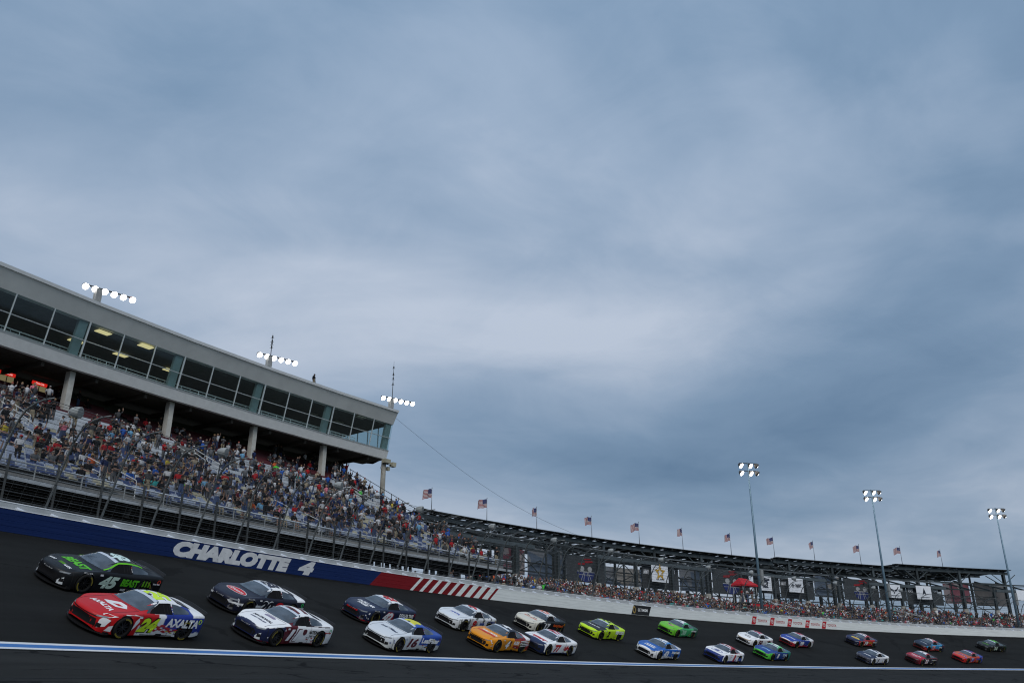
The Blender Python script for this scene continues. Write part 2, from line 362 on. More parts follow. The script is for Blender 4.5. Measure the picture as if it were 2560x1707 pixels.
# wedge-shaped foam blocks standing in the gap
fb = MB(); fb.add([(-.36, .02, 0), (.36, .02, 0), (.36, .50, 0), (-.36, .50, 0), (-.36, .10, .36), (.30, .10, .22), (.30, .50, .36), (-.30, .50, .50)],
                  [(3, 2, 1, 0), (4, 5, 6, 7), (0, 1, 5, 4), (1, 2, 6, 5), (2, 3, 7, 6), (3, 0, 4, 7)])
fme = fb.mesh('foam_block', M_foam)
bmx = bmesh.new(); bmx.from_mesh(fme); bmesh.ops.bevel(bmx, geom=bmx.edges[:], offset=0.05, segments=2, affect='EDGES'); bmesh.ops.recalc_face_normals(bmx, faces=bmx.faces); bmx.to_mesh(fme); bmx.free()
p = 157.6
while p > 108:
    o = bpy.data.objects.new('foam_block', fme); COL.objects.link(o); o.parent = wall
    c = PT(p, 0.11, 0.70); t_, r_ = -tan(p), rad(p)
    o.matrix_parent_inverse = world_matrix(wall).inverted()
    o.matrix_basis = Matrix(((t_.x, r_.x, 0, c.x), (t_.y, r_.y, 0, c.y), (0, 0, 1, c.z), (0, 0, 0, 1)))
    p -= 0.442 if p > 140 else 0.60
# lettering
def wall_text(s, phi_l, phi_r, z0, h, mat, name, shear=0.25, bold=0.03, off=-0.008):
    vs, fs, w = text_mesh(s, shear, bold); W = math.radians(phi_l - phi_r) * RW
    wall_print(name, vs * np.array([W / w, h]), fs, phi_l, z0, off, mat, wall, 0.6, 0.2)
M_let = pm('letter_paint', (0.56, 0.57, 0.58), 0.6, var=0.12, scale=3)
ws = text_mesh('CHARLOTTE', 0.22, 0.05)
wall_text('CHARLOTTE', 153.26, 150.96, 0.07, 0.80, M_let, 'lettering', 0.34, 0.085)
wall_text('4', 150.80, 150.40, 0.07, 0.80, M_let, 'lettering', 0.34, 0.085)
M_black = pm('panel_black', (0.012, 0.012, 0.012), 0.5, var=0.2); M_gold = pm('gold_print', (0.32, 0.22, 0.06), 0.5); M_pwhite = pm('print_white', (0.78, 0.78, 0.78), 0.5, var=0.04)
pw = math.radians(139.55 - 138.72) * RW
vs, fs = rect(0, 0.03, pw, 0.91, 0.5); pan = wall_print('sponsor_panel', np.array(vs), fs, 139.55, 0, -0.006, M_black, wall, 0.5)
def panel_text(s, x0, w, z0, h, mat, phi, parent, shear=0.12, bold=0.0, off=-0.012, nm='lettering'):
    vs, fs, tw = text_mesh(s, shear, bold); wall_print(nm, vs * np.array([w / tw, h]) + np.array([x0, 0]), fs, phi, z0, off, mat, parent, 0.6, 0.3)
panel_text('BET', 1.20, 0.72, 0.36, 0.27, M_pwhite, 139.55, pan); panel_text('MGM', 1.96, 0.95, 0.36, 0.27, M_pwhite, 139.55, pan, bold=0.04)
lion = [(0.30 + 0.26 * math.cos(a) * (1 + 0.12 * math.cos(5 * a)) + 0.25, 0.48 + 0.34 * math.sin(a)) for a in np.linspace(0, 2 * math.pi, 25)[:-1]]
inner = [(0.55 + 0.15 * math.cos(a), 0.48 + 0.20 * math.sin(a)) for a in np.linspace(0, 2 * math.pi, 25)[:-1]]
wall_print('emblem', np.array(lion + inner), [(i, (i + 1) % 24, 24 + (i + 1) % 24, 24 + i) for i in range(24)], 139.55, 0, -0.012, M_gold, pan, 0.5)
M_tred = pm('panel_red', (0.42, 0.012, 0.018), 0.5, var=0.08)
def ring_poly(cx, cy, rx, ry, t, n=20):
    a = np.linspace(0, 2 * math.pi, n + 1)[:-1]
    vs = [(cx + rx * math.cos(q), cy + ry * math.sin(q)) for q in a] + [(cx + (rx - t) * math.cos(q), cy + (ry - t) * math.sin(q)) for q in a]
    return vs, [(i, (i + 1) % n, n + (i + 1) % n, n + i) for i in range(n)]
for ph in (133.39, 132.37, 131.36, 130.32, 129.33):
    vs, fs = rect(0, 0.03, 0.85, 0.90, 0.42); sq = wall_print('sponsor_panel', np.array(vs), fs, ph, 0, -0.006, M_tred, wall, 0.6)
    for (rx, ry) in ((0.30, 0.22), (0.10, 0.21), (0.20, 0.10)):
        vs, fs = ring_poly(0.64, 0.47 + (0.10 if (rx, ry) == (0.20, 0.10) else 0), rx, ry, 0.035); wall_print('emblem', np.array(vs), fs, ph, 0, -0.012, M_pwhite, sq, 0.6)
    panel_text('TOYOTA', 1.38, 1.95, 0.32, 0.30, M_tred, ph, wall, 0.1, 0.02)

# ================================================================== catch fence
M_steel = pm('galvanised_post', (0.17, 0.18, 0.18), 0.55, metal=0.5, var=0.15, scale=4); M_wire = pm('fence_wire', (0.13, 0.135, 0.135), 0.6, metal=0.4, var=0.1)
fence = thing('catch_fence', 'tall grey catch fence with posts curving over the track above the wall', 'fence', PT(135, 0.9, 1.3))
PROF = [(0.95, 1.30), (0.72, 1.95), (0.50, 2.55), (0.30, 3.15), (0.10, 3.72), (-0.12, 4.20), (-0.36, 4.62), (-0.68, 4.95), (-1.10, 5.13), (-1.60, 5.22), (-2.20, 5.22)]
post_phis = []; p = 161.3
while p > 106: post_phis.append(p); p -= 0.783 if p > 141 else 0.815
for p in post_phis:
    m = MB(); m.tube([PT(p, o, z) for o, z in PROF], [0.058, 0.056, 0.054, 0.052, 0.05, 0.048, 0.046, 0.043, 0.04, 0.037, 0.035], 6); m.build('post', M_steel, fence, smooth=True)
def fence_pt(p, s):
    i = min(int(s), len(PROF) - 2); k = s - i; a, b = PROF[i], PROF[i + 1]; return PT(p, a[0] + (b[0] - a[0]) * k - 0.06, a[1] + (b[1] - a[1]) * k)
cab = MB()
for j in range(19):
    s = 0.25 + j * 0.5; cab.tube([fence_pt(pp, s) for pp in np.arange(post_phis[0], post_phis[-1], -0.8)], 0.009 if j % 3 else 0.014, 3)
tag(cab.build('cables', M_wire, fence), kind='stuff')
net = MB()
for pp in np.arange(157, 108, -0.16):
    net.tube([fence_pt(pp, s) for s in (0.1, 2, 4, 5.5, 7)], 0.0032, 3, cap=False)
for j in range(40):
    s = 0.2 + j * 0.17; net.tube([fence_pt(pp, s) for pp in np.arange(157, 108, -0.8)], 0.0032, 3, cap=False)
tag(net.build('wire_mesh', M_wire, fence, fix=False), kind='stuff')
# grey horn loudspeakers hung on every fourth post
M_horn = pm('horn_grey', (0.30, 0.32, 0.32), 0.6, var=0.15); n_sp = 0
horn_posts = [(188, 1030), (555, 1130), (845, 1213), (1048, 1273), (1229, 1316), (1384, 1350), (1526, 1377), (1652, 1399), (1770, 1418), (1877, 1431), (1984, 1445), (2087, 1457), (2183, 1469), (2251, 1475), (2348, 1483)]
names = ['first', 'second', 'third', 'fourth', 'fifth', 'sixth', 'seventh', 'eighth', 'ninth', 'tenth', 'eleventh', 'twelfth', 'thirteenth', 'fourteenth', 'fifteenth']
for (u, v), nm in zip(horn_posts, names):
    ph, z = on_ring(u, v, -0.55); c = PT(ph, -0.55, z); ax = (rad(ph) * -1 - tan(ph) * 0.4 + Vector((0, 0, -0.15))).normalized()
    t = thing('horn_loudspeaker', 'grey drum-shaped loudspeaker on the catch fence, %s from the left' % nm, 'loudspeaker', c, 'loudspeakers along the catch fence')
    m = MB(); m.tube([c - ax * 0.26, c - ax * 0.22, c - ax * 0.04, c + ax * 0.16, c + ax * 0.26], [0.07, 0.15, 0.23, 0.26, 0.26], 12); m.build('drum', M_horn, t, smooth=True)
    m = MB(); m.tube([c + ax * 0.262, c + ax * 0.28], [0.24, 0.04], 12); m.build('mouth', pm('horn_mouth', (0.22, 0.23, 0.23), 0.7), t)
    pj = min(post_phis, key=lambda q: abs(q - ph)); m = MB()
    m.tube([c - Vector((0, 0, 0.3)), c - Vector((0, 0, 0.55)), fence_pt(pj, 5.0) + rad(pj) * 0.05], 0.03, 5); m.build('bracket', M_steel, t)
# ================================================================== main grandstand (left)
M_deck = pm('stand_concrete', (0.16, 0.16, 0.155), 0.85, var=0.18, scale=1.5, bump=0.2); M_alu = pm('bench_aluminium', (0.46, 0.49, 0.52), 0.5, metal=0.15, var=0.12, scale=3)
M_rail = pm('rail_pipe_white', (0.52, 0.54, 0.54), 0.5, var=0.08); M_railg = pm('rail_pipe_grey', (0.25, 0.265, 0.27), 0.5, metal=0.4, var=0.1)
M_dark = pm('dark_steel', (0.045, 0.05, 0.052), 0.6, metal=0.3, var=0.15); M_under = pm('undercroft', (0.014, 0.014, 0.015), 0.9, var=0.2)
AISLES = (157.05, 152.70, 148.68, 144.05)
def zd(o): return 3.4 + (o - 5) * 0.40 if o < 12 else 6.2 + (o - 12) * 0.51
def endphi(o): return 142.75 - 0.55 * (o - 5) / 25
stand = thing('grandstand', 'big grandstand full of spectators under the glass suite building on the left', 'grandstand', PT(149, 16, -0.3))
PL = 158.0; ROWS = [6.0 + 0.82 * k for k in range(33)]
for k, o in enumerate(ROWS):
    z = zd(o); m = MB(); m.ribbon(PL, endphi(o), [(o - 0.02, z - 0.45), (o, z), (o + 0.84, z)], 0.6); m.build('tread', M_deck, stand)
    m = MB(); e = endphi(o); segs = [PL] + [x for a in AISLES for x in (a + 0.16, a - 0.16)] + [e]
    for i in range(0, len(segs), 2):
        if k >= 12 or k % 1 == 0: m.arc(segs[i], segs[i + 1], o + 0.46, o + 0.74, z + 0.40, z + 0.44, 0.6)
        m.arc(segs[i], segs[i + 1], o + 0.79, o + 0.82, z + 0.52, z + 0.72, 0.6)
    m.build('bench', M_alu if k < 25 else pm('bench_maroon', (0.09, 0.02, 0.025), 0.6), stand)
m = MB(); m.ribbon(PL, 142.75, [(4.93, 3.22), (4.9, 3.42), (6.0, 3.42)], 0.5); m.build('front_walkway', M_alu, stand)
m = MB(); m.ribbon(PL, 142.75, [(8.6, 3.05), (4.95, 3.20)], 0.5); m.build('walkway_underside_shade', M_under, stand)  # shade below the walkway put into a near-black colour
m = MB(); m.ribbon(PL, 146.3, [(9, -0.4), (8.8, 4.4)], 0.6); m.build('undercroft_sky_block', M_under, stand)  # added near-black backing that keeps sky from showing under the deck
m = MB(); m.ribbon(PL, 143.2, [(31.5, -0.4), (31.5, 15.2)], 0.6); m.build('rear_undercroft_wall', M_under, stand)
for z in (3.62, 3.80, 3.98): m = MB(); m.atube(PL, 142.75, 4.95, z, 0.022); m.build('front_rail', M_railg, stand)
m = MB(); m.atube(PL, 142.75, 4.95, 4.13, 0.05); m.build('front_rail', M_alu, stand)
p = PL
while p > 142.7:
    m = MB(); m.beam(PT(p, 4.95, 3.4), PT(p, 4.95, 4.12), 0.06, 0.06); m.build('rail_post', M_railg, stand)
    m = MB(); m.beam(PT(p - 0.3, 4.80, -0.4), PT(p - 0.3, 4.80, 4.35), 0.10, 0.10); m.build('support_post', M_dark, stand); p -= 0.70
for q in np.arange(157.5, 143, -2.3):          # raker girders below the deck
    m = MB(); m.ibeam(PT(q, 5.2, 2.75), PT(q, 30, zd(30) - 0.9), 0.25, 0.5); m.build('raker', M_dark, stand)
    for o in (9.5, 17, 25): m = MB(); m.beam(PT(q, o, -0.4), PT(q, o, zd(o) - 0.9), 0.32, 0.32); m.build('leg', M_dark, stand)
def handrail(a, k0, k1, mat, r=0.024):
    m = MB(); o0, o1 = ROWS[k0], ROWS[k1]; pts = [(o0, zd(o0)), (o0, zd(o0) + 0.95), (o0 + 0.1, zd(o0) + 1.05), (o1 - 0.1, zd(o1) + 1.02), (o1, zd(o1) + 0.9), (o1, zd(o1))]
    m.tube([PT(a, o, z) for o, z in pts], r, 5); m.tube([PT(a, o0, zd(o0) + 0.5), PT(a, o1, zd(o1) + 0.5)], r * 0.9, 5)
    return m.build('handrail', mat, stand)
for a in AISLES:
    for k in (0, 4, 8, 12, 16, 20): handrail(a, k, k + 2, M_rail)
    for da in (-0.19, 0.19):                   # guard rails round the walkway openings half way up
        o0, o1 = 18.6, 22.0; m = MB()
        for h in (0.35, 0.7, 1.05): m.tube([PT(a + da * 1.4, o0, zd(o0) + h), PT(a + da * 1.4, o1, zd(o1) + h)], 0.03, 5)
        for o in (o0, (o0 + o1) / 2, o1): m.tube([PT(a + da * 1.4, o, zd(o)), PT(a + da * 1.4, o, zd(o) + 1.05)], 0.03, 5)
        m.build('guard_rail', M_rail, stand)
    m = MB(); m.arc(a + 0.26, a - 0.26, 22.0, 22.15, zd(22) - 0.4, zd(22) + 1.0, 0.3); m.build('portal_wall', M_deck, stand)
m = MB()                                       # railing down the open right end
for h in (0.55, 1.15): m.tube([PT(endphi(o), o, zd(o) + h) for o in (5.2, 12, 20, 30)], 0.035, 5)
for o in np.arange(5.2, 30.5, 1.9): m.tube([PT(endphi(o), o, zd(o) - 0.3), PT(endphi(o), o, zd(o) + 1.2)], 0.04, 5)
m.build('end_railing', M_dark, stand)
# seats: separate shells in the front rows
M_seat = [pm('seat_pale_blue', (0.24, 0.28, 0.36), 0.45, var=0.12), pm('seat_blue', (0.045, 0.065, 0.15), 0.45, var=0.12), pm('seat_tan', (0.34, 0.32, 0.23), 0.5, var=0.12)]
sm = MB(); sm.abox((-0.22, -0.22, 0.40), (0.22, 0.20, 0.455)); sm.add([(-.22, .17, .45), (.22, .17, .45), (.22, .27, .80), (-.22, .27, .80), (-.22, .21, .45), (.22, .21, .45), (.22, .31, .80), (-.22, .31, .80)], [(3, 2, 1, 0), (4, 5, 6, 7), (0, 1, 5, 4), (1, 2, 6, 5), (2, 3, 7, 6), (3, 0, 4, 7)])
smesh = [sm.mesh('seat', mm) for mm in M_seat]
SPOTS = []                                     # (phi, off, z, row) places for people
def spots(rows, zf, p0, pe, aisles, pitch):
    for k, o in enumerate(rows):
        p = p0; e = pe(o) + 0.12
        while p > e:
            if all(abs(p - a) > 0.19 for a in aisles): yield p, o, zf(o), k
            p -= math.degrees(pitch / (RW + o))
seat_spots = [s for s in spots(ROWS[:16], zd, 157.6, endphi, AISLES, 0.56)]
seat_spots.sort(key=lambda s: (PT(s[0], s[1], s[2]) - Vector((0, 0, CAMZ))).length)
inview = [s for s in seat_spots if -30 < img(PT(s[0], s[1], s[2]))[0] < 2590]
def frame(p, o, z): 
    c = PT(p, o, z); t_, r_ = -tan(p), rad(p); return Matrix(((t_.x, r_.x, 0, c.x), (t_.y, r_.y, 0, c.y), (0, 0, 1, c.z), (0, 0, 0, 1)))
PI_STAND = world_matrix(stand).inverted(); rest = [MB(), MB(), MB()]
def seat_col(s): 
    h = (math.sin(s[0] * 91.7 + s[3] * 37.1) * 43758.5) % 1; return 1 if (h < 0.42) else (0 if h < 0.80 else 2)
for i, s in enumerate(inview):
    M = frame(s[0], s[1] + 0.52, s[2]); c = seat_col(s)
    if i < 300:
        o = bpy.data.objects.new('seat', smesh[c]); COL.objects.link(o); o.parent = stand; o.matrix_parent_inverse = PI_STAND; o.matrix_basis = M
    else: rest[c].add([M @ Vector(v) for v in sm.v], sm.f)
for c in range(3): tag(rest[c].build('farther_seats', M_seat[c], stand, fix=False), kind='stuff')

# ================================================================== suite building over the stand
M_fas = pm('fascia_grey', (0.62, 0.63, 0.61), 0.65, var=0.07, scale=0.6); M_cope = pm('coping_light', (0.60, 0.62, 0.63), 0.5, var=0.05); M_mull = pm('mullion_alu', (0.62, 0.66, 0.67), 0.4, metal=0.4, var=0.05)
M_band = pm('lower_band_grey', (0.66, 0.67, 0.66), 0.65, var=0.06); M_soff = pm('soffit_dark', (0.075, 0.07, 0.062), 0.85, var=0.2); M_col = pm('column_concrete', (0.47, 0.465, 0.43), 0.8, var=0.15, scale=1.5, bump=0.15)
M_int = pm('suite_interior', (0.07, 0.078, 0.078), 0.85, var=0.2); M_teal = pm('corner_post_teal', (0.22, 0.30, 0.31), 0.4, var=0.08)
M_glow = pm('ceiling_light', (0.8, 0.7, 0.4), 0.5, var=0, emit=(1.0, 0.82, 0.40), estr=0.7)
def glass_mat(name, tint, refl):
    m = bpy.data.materials.new(name); m.use_nodes = True; t = m.node_tree; t.nodes.clear()
    out = N(t, 'ShaderNodeOutputMaterial'); tr = N(t, 'ShaderNodeBsdfTransparent'); tr.inputs[0].default_value = (*tint, 1)
    gl = N(t, 'ShaderNodeBsdfGlossy'); gl.inputs['Roughness'].default_value = 0.03; gl.inputs['Color'].default_value = (0.8, 0.9, 0.9, 1)
    fr = N(t, 'ShaderNodeLayerWeight', Blend=0.5); f = M2(t, 'ADD', M2(t, 'MULTIPLY', M2(t, 'POWER', fr.outputs['Facing'], 4.0), 0.6 * refl), 0.05)
    x = N(t, 'ShaderNodeMixShader'); L(t, f, x.inputs[0]); L(t, tr.outputs[0], x.inputs[1]); L(t, gl.outputs[0], x.inputs[2])
    df = N(t, 'ShaderNodeBsdfDiffuse'); df.inputs[0].default_value = (0.30, 0.36, 0.36, 1); y = N(t, 'ShaderNodeMixShader'); tcn = N(t, 'ShaderNodeTexCoord'); nz = N(t, 'ShaderNodeTexNoise', Scale=0.6, Detail=4.0, Distortion=1.5); L(t, tcn.outputs['Object'], nz.inputs['Vector'])
    L(t, M2(t, 'MULTIPLY', nz.outputs[0], 0.035), y.inputs[0]); L(t, x.outputs[0], y.inputs[1]); L(t, df.outputs[0], y.inputs[2]); L(t, y.outputs[0], out.inputs[0]); return m   # thin diffuse film: haze painted into the pane
M_glass = glass_mat('suite_glass', (0.74, 0.84, 0.84), 1.0)
NODES = [159.7, 157.4, 155.1, 152.8, 150.5, 148.21, 145.93, 143.70, 141.55]; NB = len(NODES) - 1
def BP(u, off, z):
    i = min(int(u), NB - 1); k = u - i; return PT(NODES[i], off, z).lerp(PT(NODES[i + 1], off, z), k)
def facets(m, prof, u0=0, u1=NB, mi=0, close=False):
    us = [u0] + [i for i in range(NB + 1) if u0 < i < u1] + [u1]; k = len(prof)
    vs = [BP(u, o, z) for u in us for o, z in prof]; fs = [(i * k + j, i * k + (j + 1) % k, (i + 1) * k + (j + 1) % k, (i + 1) * k + j) for i in range(len(us) - 1) for j in range(k if close else k - 1)]
    if close: fs += [tuple(range(k))[::-1], tuple((len(us) - 1) * k + j for j in range(k))]
    m.add(vs, fs, mi); return m
bld = thing('suite_building', 'grey curved suite building with a sloping glass front above the grandstand', 'building', PT(147, 31, 12))
facets(MB(), [(26.15, 21.68), (25.42, 22.98), (25.9, 23.0), (26.7, 21.68)], close=True).build('fascia', M_fas, bld)
facets(MB(), [(25.30, 22.98), (25.25, 23.24), (26.1, 23.26), (26.1, 23.0)], close=True).build('coping', M_cope, bld)
facets(MB(), [(27.02, 17.72), (26.72, 18.60), (27.3, 18.60), (27.4, 17.72)], close=True).build('lower_band', M_band, bld)
facets(MB(), [(26.70, 18.60), (26.64, 18.72), (27.0, 18.74), (27.0, 18.60)], close=True).build('sill', M_mull, bld)
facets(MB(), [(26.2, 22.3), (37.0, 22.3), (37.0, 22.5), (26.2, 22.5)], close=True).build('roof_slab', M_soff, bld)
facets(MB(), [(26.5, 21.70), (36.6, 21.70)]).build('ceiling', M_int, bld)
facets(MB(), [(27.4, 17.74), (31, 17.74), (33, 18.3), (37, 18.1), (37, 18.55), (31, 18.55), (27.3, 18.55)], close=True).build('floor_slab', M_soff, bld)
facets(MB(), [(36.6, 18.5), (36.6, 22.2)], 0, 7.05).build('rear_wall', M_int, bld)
back_end = on_ring(852, 1160, 33.6)[0]
ub = 7 + (NODES[7] - back_end) / (NODES[7] - NODES[8])
facets(MB(), [(33.6, 12.5), (33.6, 17.95)], 0, min(ub, 7.9)).build('concourse_wall', pm('concourse_wall', (0.10, 0.10, 0.10), 0.8, var=0.2, scale=0.8), bld)
for i in range(12):                                # dark service doors in the concourse wall
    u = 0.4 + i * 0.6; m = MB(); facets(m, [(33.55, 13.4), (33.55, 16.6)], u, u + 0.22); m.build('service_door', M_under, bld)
# panes and mullions
def wp(u, k):   # point on the sloping glass plane, k 0..1 bottom to top
    return BP(u, 26.78 + (26.17 - 26.78) * k, 18.72 + (21.68 - 18.72) * k)
for i in range(2, NB):
    for j in range(3):
        u0, u1 = i + j / 3, i + (j + 1) / 3
        for k0, k1 in ((0, 0.47), (0.47, 1.0)):
            m = MB(); m.add([wp(u0, k0), wp(u1, k0), wp(u1, k1), wp(u0, k1)], [(0, 1, 2, 3)]); m.build('pane', M_glass, bld, fix=False)
        if j: m = MB(); m.beam(wp(u0, 0), wp(u0, 1), 0.09, 0.09, up=rad(147)); m.build('mullion', M_mull, bld)
    m = MB(); m.beam(wp(i, 0), wp(i, 1), 0.12, 0.12, up=rad(147)); m.build('mullion', M_mull, bld)
    m = MB(); a, b = wp(i - 0.05, 0) + rad(147) * 0.45, wp(i - 0.05, 1) + rad(147) * 0.35; m.beam(a, b, 0.75, 0.35, up=rad(147)); m.build('corner_post', M_teal, bld)
m = MB(); a, b = wp(NB - 0.06, 0) + rad(142) * 0.3, wp(NB - 0.06, 1) + rad(142) * 0.3; m.beam(a, b, 0.8, 0.35, up=rad(142)); m.build('corner_post', M_teal, bld)
m = MB(); us = [2] + list(range(3, NB + 1)); m.tube([wp(u, 0.47) for u in us], 0.045, 4); m.build('transom', M_mull, bld)
# glazed right end
EP = NODES[-1]
def ep(o, z): return PT(EP, o, z)
for a, b in ((26.8, 28.6), (28.6, 30.4), (30.4, 32.2), (32.2, 34.0), (34.0, 36.5)):
    m = MB(); m.add([ep(a, 18.72), ep(b, 18.72), ep(b, 21.68), ep(a - 0.1, 21.68)], [(0, 1, 2, 3)]); m.build('pane', M_glass, bld, fix=False)
    m = MB(); m.beam(ep(b, 18.6), ep(b, 21.7), 0.10, 0.10); m.build('mullion', M_mull, bld)
m = MB(); m.add([ep(26.15, 21.68), ep(25.42, 22.98), ep(37, 22.98), ep(37, 21.68)], [(0, 1, 2, 3)]); m.build('end_fascia', M_fas, bld)
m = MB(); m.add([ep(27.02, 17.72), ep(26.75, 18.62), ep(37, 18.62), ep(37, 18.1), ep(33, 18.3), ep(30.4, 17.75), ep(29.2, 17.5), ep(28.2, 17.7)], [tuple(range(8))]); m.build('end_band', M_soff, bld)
# inside: stepped rows with rails, strip lights
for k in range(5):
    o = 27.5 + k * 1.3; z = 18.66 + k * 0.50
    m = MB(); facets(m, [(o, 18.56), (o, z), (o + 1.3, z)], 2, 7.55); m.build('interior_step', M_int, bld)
    m = MB(); 
    for i in range(2, NB):
        e = 0.93 if i < NB - 1 else 0.5
        for h in (0.45, 0.72): m.tube([BP(i + 0.06, o, z + h), BP(i + e, o, z + h)], 0.035, 4)
        for q in (0.1, 0.3, 0.5): m.tube([BP(i + q, o, z), BP(i + q, o, z + 0.72)], 0.03, 4)
    m.build('interior_rail', pm('interior_rail_white', (0.8, 0.82, 0.82), 0.5, var=0.03), bld)
for (u, v) in ((258, 831), (364, 866), (302, 887), (190, 853), (425, 926), (780, 1035), (845, 1055), (900, 1043)):
    d = ray(u, v); t = (ZW + 21.55 - CAMZ) / d.z; c = d * t; c.z = ZW + 21.55
    ph = math.degrees(math.atan2(c.y - CY, c.x - CX)); m = MB(); m.box(c, tan(ph) * 0.62, rad(ph) * 0.33, (0, 0, 0.03)); m.build('ceiling_light', M_glow if v < 1000 else pm('ceiling_light_off', (0.4, 0.38, 0.3), 0.5), bld)
# columns
for i, q in enumerate((152.75, 150.43, 148.10, 145.79, 143.57)):
    zb = zd(28) - 0.9; m = MB(); a, b = PT(q, 28, zb), PT(q, 28, 17.74); m.box((a + b) / 2, tan(q) * 0.24, rad(q) * 0.30, (0, 0, (b.z - a.z) / 2)); m.build('column', M_col, bld)
# downstand ribs under the soffit
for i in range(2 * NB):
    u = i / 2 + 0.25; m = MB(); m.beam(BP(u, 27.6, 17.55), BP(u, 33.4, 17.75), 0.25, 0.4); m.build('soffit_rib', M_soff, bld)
# corner pole with lamps and boxes
cp = on_ring(959, 1165, 26.6)[0]
t = thing('corner_pole', 'weathered concrete pole at the right corner of the suite building carrying floodlight boxes', 'pole', PT(cp, 26.6, -0.4))
m = MB(); m.tube([PT(cp, 26.6, -0.4), PT(cp, 26.6, 8), PT(cp, 26.6, 17.5)], [0.36, 0.33, 0.27], 10); m.build('shaft', pm('pole_concrete', (0.24, 0.235, 0.21), 0.85, var=0.25, scale=1.2, bump=0.2), t, smooth=True)
M_box = pm('lamp_box_cream', (0.30, 0.29, 0.22), 0.6); 
m = MB(); m.box(PT(cp, 26.2, 17.25), tan(cp) * 0.42, rad(cp) * 0.3, (0, 0, 0.22)); m.build('floodlight', M_box, t)
m = MB(); m.box(PT(cp, 26.4, 17.1) - tan(cp) * 1.25, tan(cp) * 0.28, rad(cp) * 0.26, (0, 0.08, 0.26)); m.build('floodlight', M_box, t)
m = MB(); m.box(PT(cp, 26.4, 16.5) - tan(cp) * 0.5, tan(cp) * 0.16, rad(cp) * 0.16, (0, 0, 0.2)); m.build('junction_box', M_box, t)
m = MB(); m.tube([PT(cp, 26.4, 17.0) + tan(cp) * 0.3, PT(cp, 26.4, 17.0) - tan(cp) * 1.3], 0.05, 5); m.build('bracket', M_dark, t)
m = MB(); m.tube([PT(cp, 26.3, 17.0) + tan(cp) * 0.4, PT(cp, 26.2, 16.4) + tan(cp) * 0.85, PT(cp, 26.3, 15.7) + tan(cp) * 0.4], 0.02, 4); m.build('cable', M_dark, t)
# roof floodlight banks
M_lamp = pm('lamp_lit', (1, 1, 1), 0.5, var=0, emit=(1.0, 0.96, 0.90), estr=9.0); M_hood = pm('lamp_hood', (0.10, 0.095, 0.09), 0.5, metal=0.5); M_cab = pm('cabinet_grey', (0.24, 0.25, 0.25), 0.5, var=0.1)
M_orange = pm('lamp_hood_orange', (0.30, 0.06, 0.03), 0.5)
def lamp_head(parent, c, d, r=0.32, mh=None):
    d = Vector(d).normalized(); m = MB(); m.tube([c - d * 0.42, c - d * 0.30, c - d * 0.1, c + d * 0.12], [0.07, r * 0.5, r * 0.85, r], 10); m.build('lamp_hood', mh or M_hood, parent, smooth=True)
    m = MB(); m.tube([c + d * 0.121, c + d * 0.125 + d * 0.05], [r * 0.96, r * 0.4], 10); m.build('lamp_lens', M_lamp, parent, smooth=True)
for i, ((u, v), mast, w) in enumerate((((244, 757), 0, 'first from the left'), ((674, 912), 2.4, 'in the middle'), ((979, 1022), 4.6, 'at the right corner'))):
    ph, z = on_ring(u, v, 25.9); b = PT(ph, 25.9, 22.5)
    t = thing('roof_floodlight', 'lit row of six floodlights on the suite roof, %s' % w, 'floodlight', b, 'floodlights on the suite roof')
    m = MB(); m.tube([b, b + Vector((0, 0, 2.15))], 0.10, 8); m.build('post', M_cab, t)
    m = MB(); m.box(b + Vector((0, 0, 1.55)) + tan(ph) * 0.12, tan(ph) * 0.26, rad(ph) * 0.2, (0, 0, 0.55)); m.build('ballast_cabinet', M_cab, t)
    arm = (-tan(ph) * 0.97 + rad(ph) * -0.26).normalized(); c0 = b + Vector((0, 0, 2.2))
    m = MB(); m.tube([c0 - arm * 1.3, c0 + arm * 2.8], 0.06, 6); m.build('cross_arm', M_dark, t)
    for k in range(6):
        lamp_head(t, c0 + arm * (-1.2 + k * 0.78) + Vector((0, 0, -0.14)), -rad(ph) + Vector((0, 0, -0.75)) - arm * 0.15, 0.29, M_orange if (k == 5 and i == 0) else None)
    if mast:
        m = MB(); m.tube([c0, c0 + Vector((0, 0, mast * 0.55)), c0 + Vector((0, 0, mast))], [0.045, 0.035, 0.012], 5)
        for h in (0.35, 0.5, 0.62, 0.8): m.tube([c0 + Vector((0, 0, mast * h)) , c0 + Vector((0, 0, mast * h + 0.25))], 0.08, 5); m.tube([c0 + Vector((-.18, 0, mast * h)), c0 + Vector((.18, 0, mast * h))], 0.018, 4)
        m.build('antenna_mast', M_dark, t)
# guy wire from the roof corner
w0 = PT(NODES[-1] + 0.1, 25.8, 22.6); w1 = PT(on_ring(1455, 1341, 30)[0], 30, 13.5); m = MB()
m.tube([w0.lerp(w1, k / 12) - Vector((0, 0, 1.6 * math.sin(math.pi * k / 12))) for k in range(13)], 0.016, 4)
tag(m.build('guy_wire', M_dark), 'thin dark cable sagging from the suite roof corner to the steel frame', 'cable')
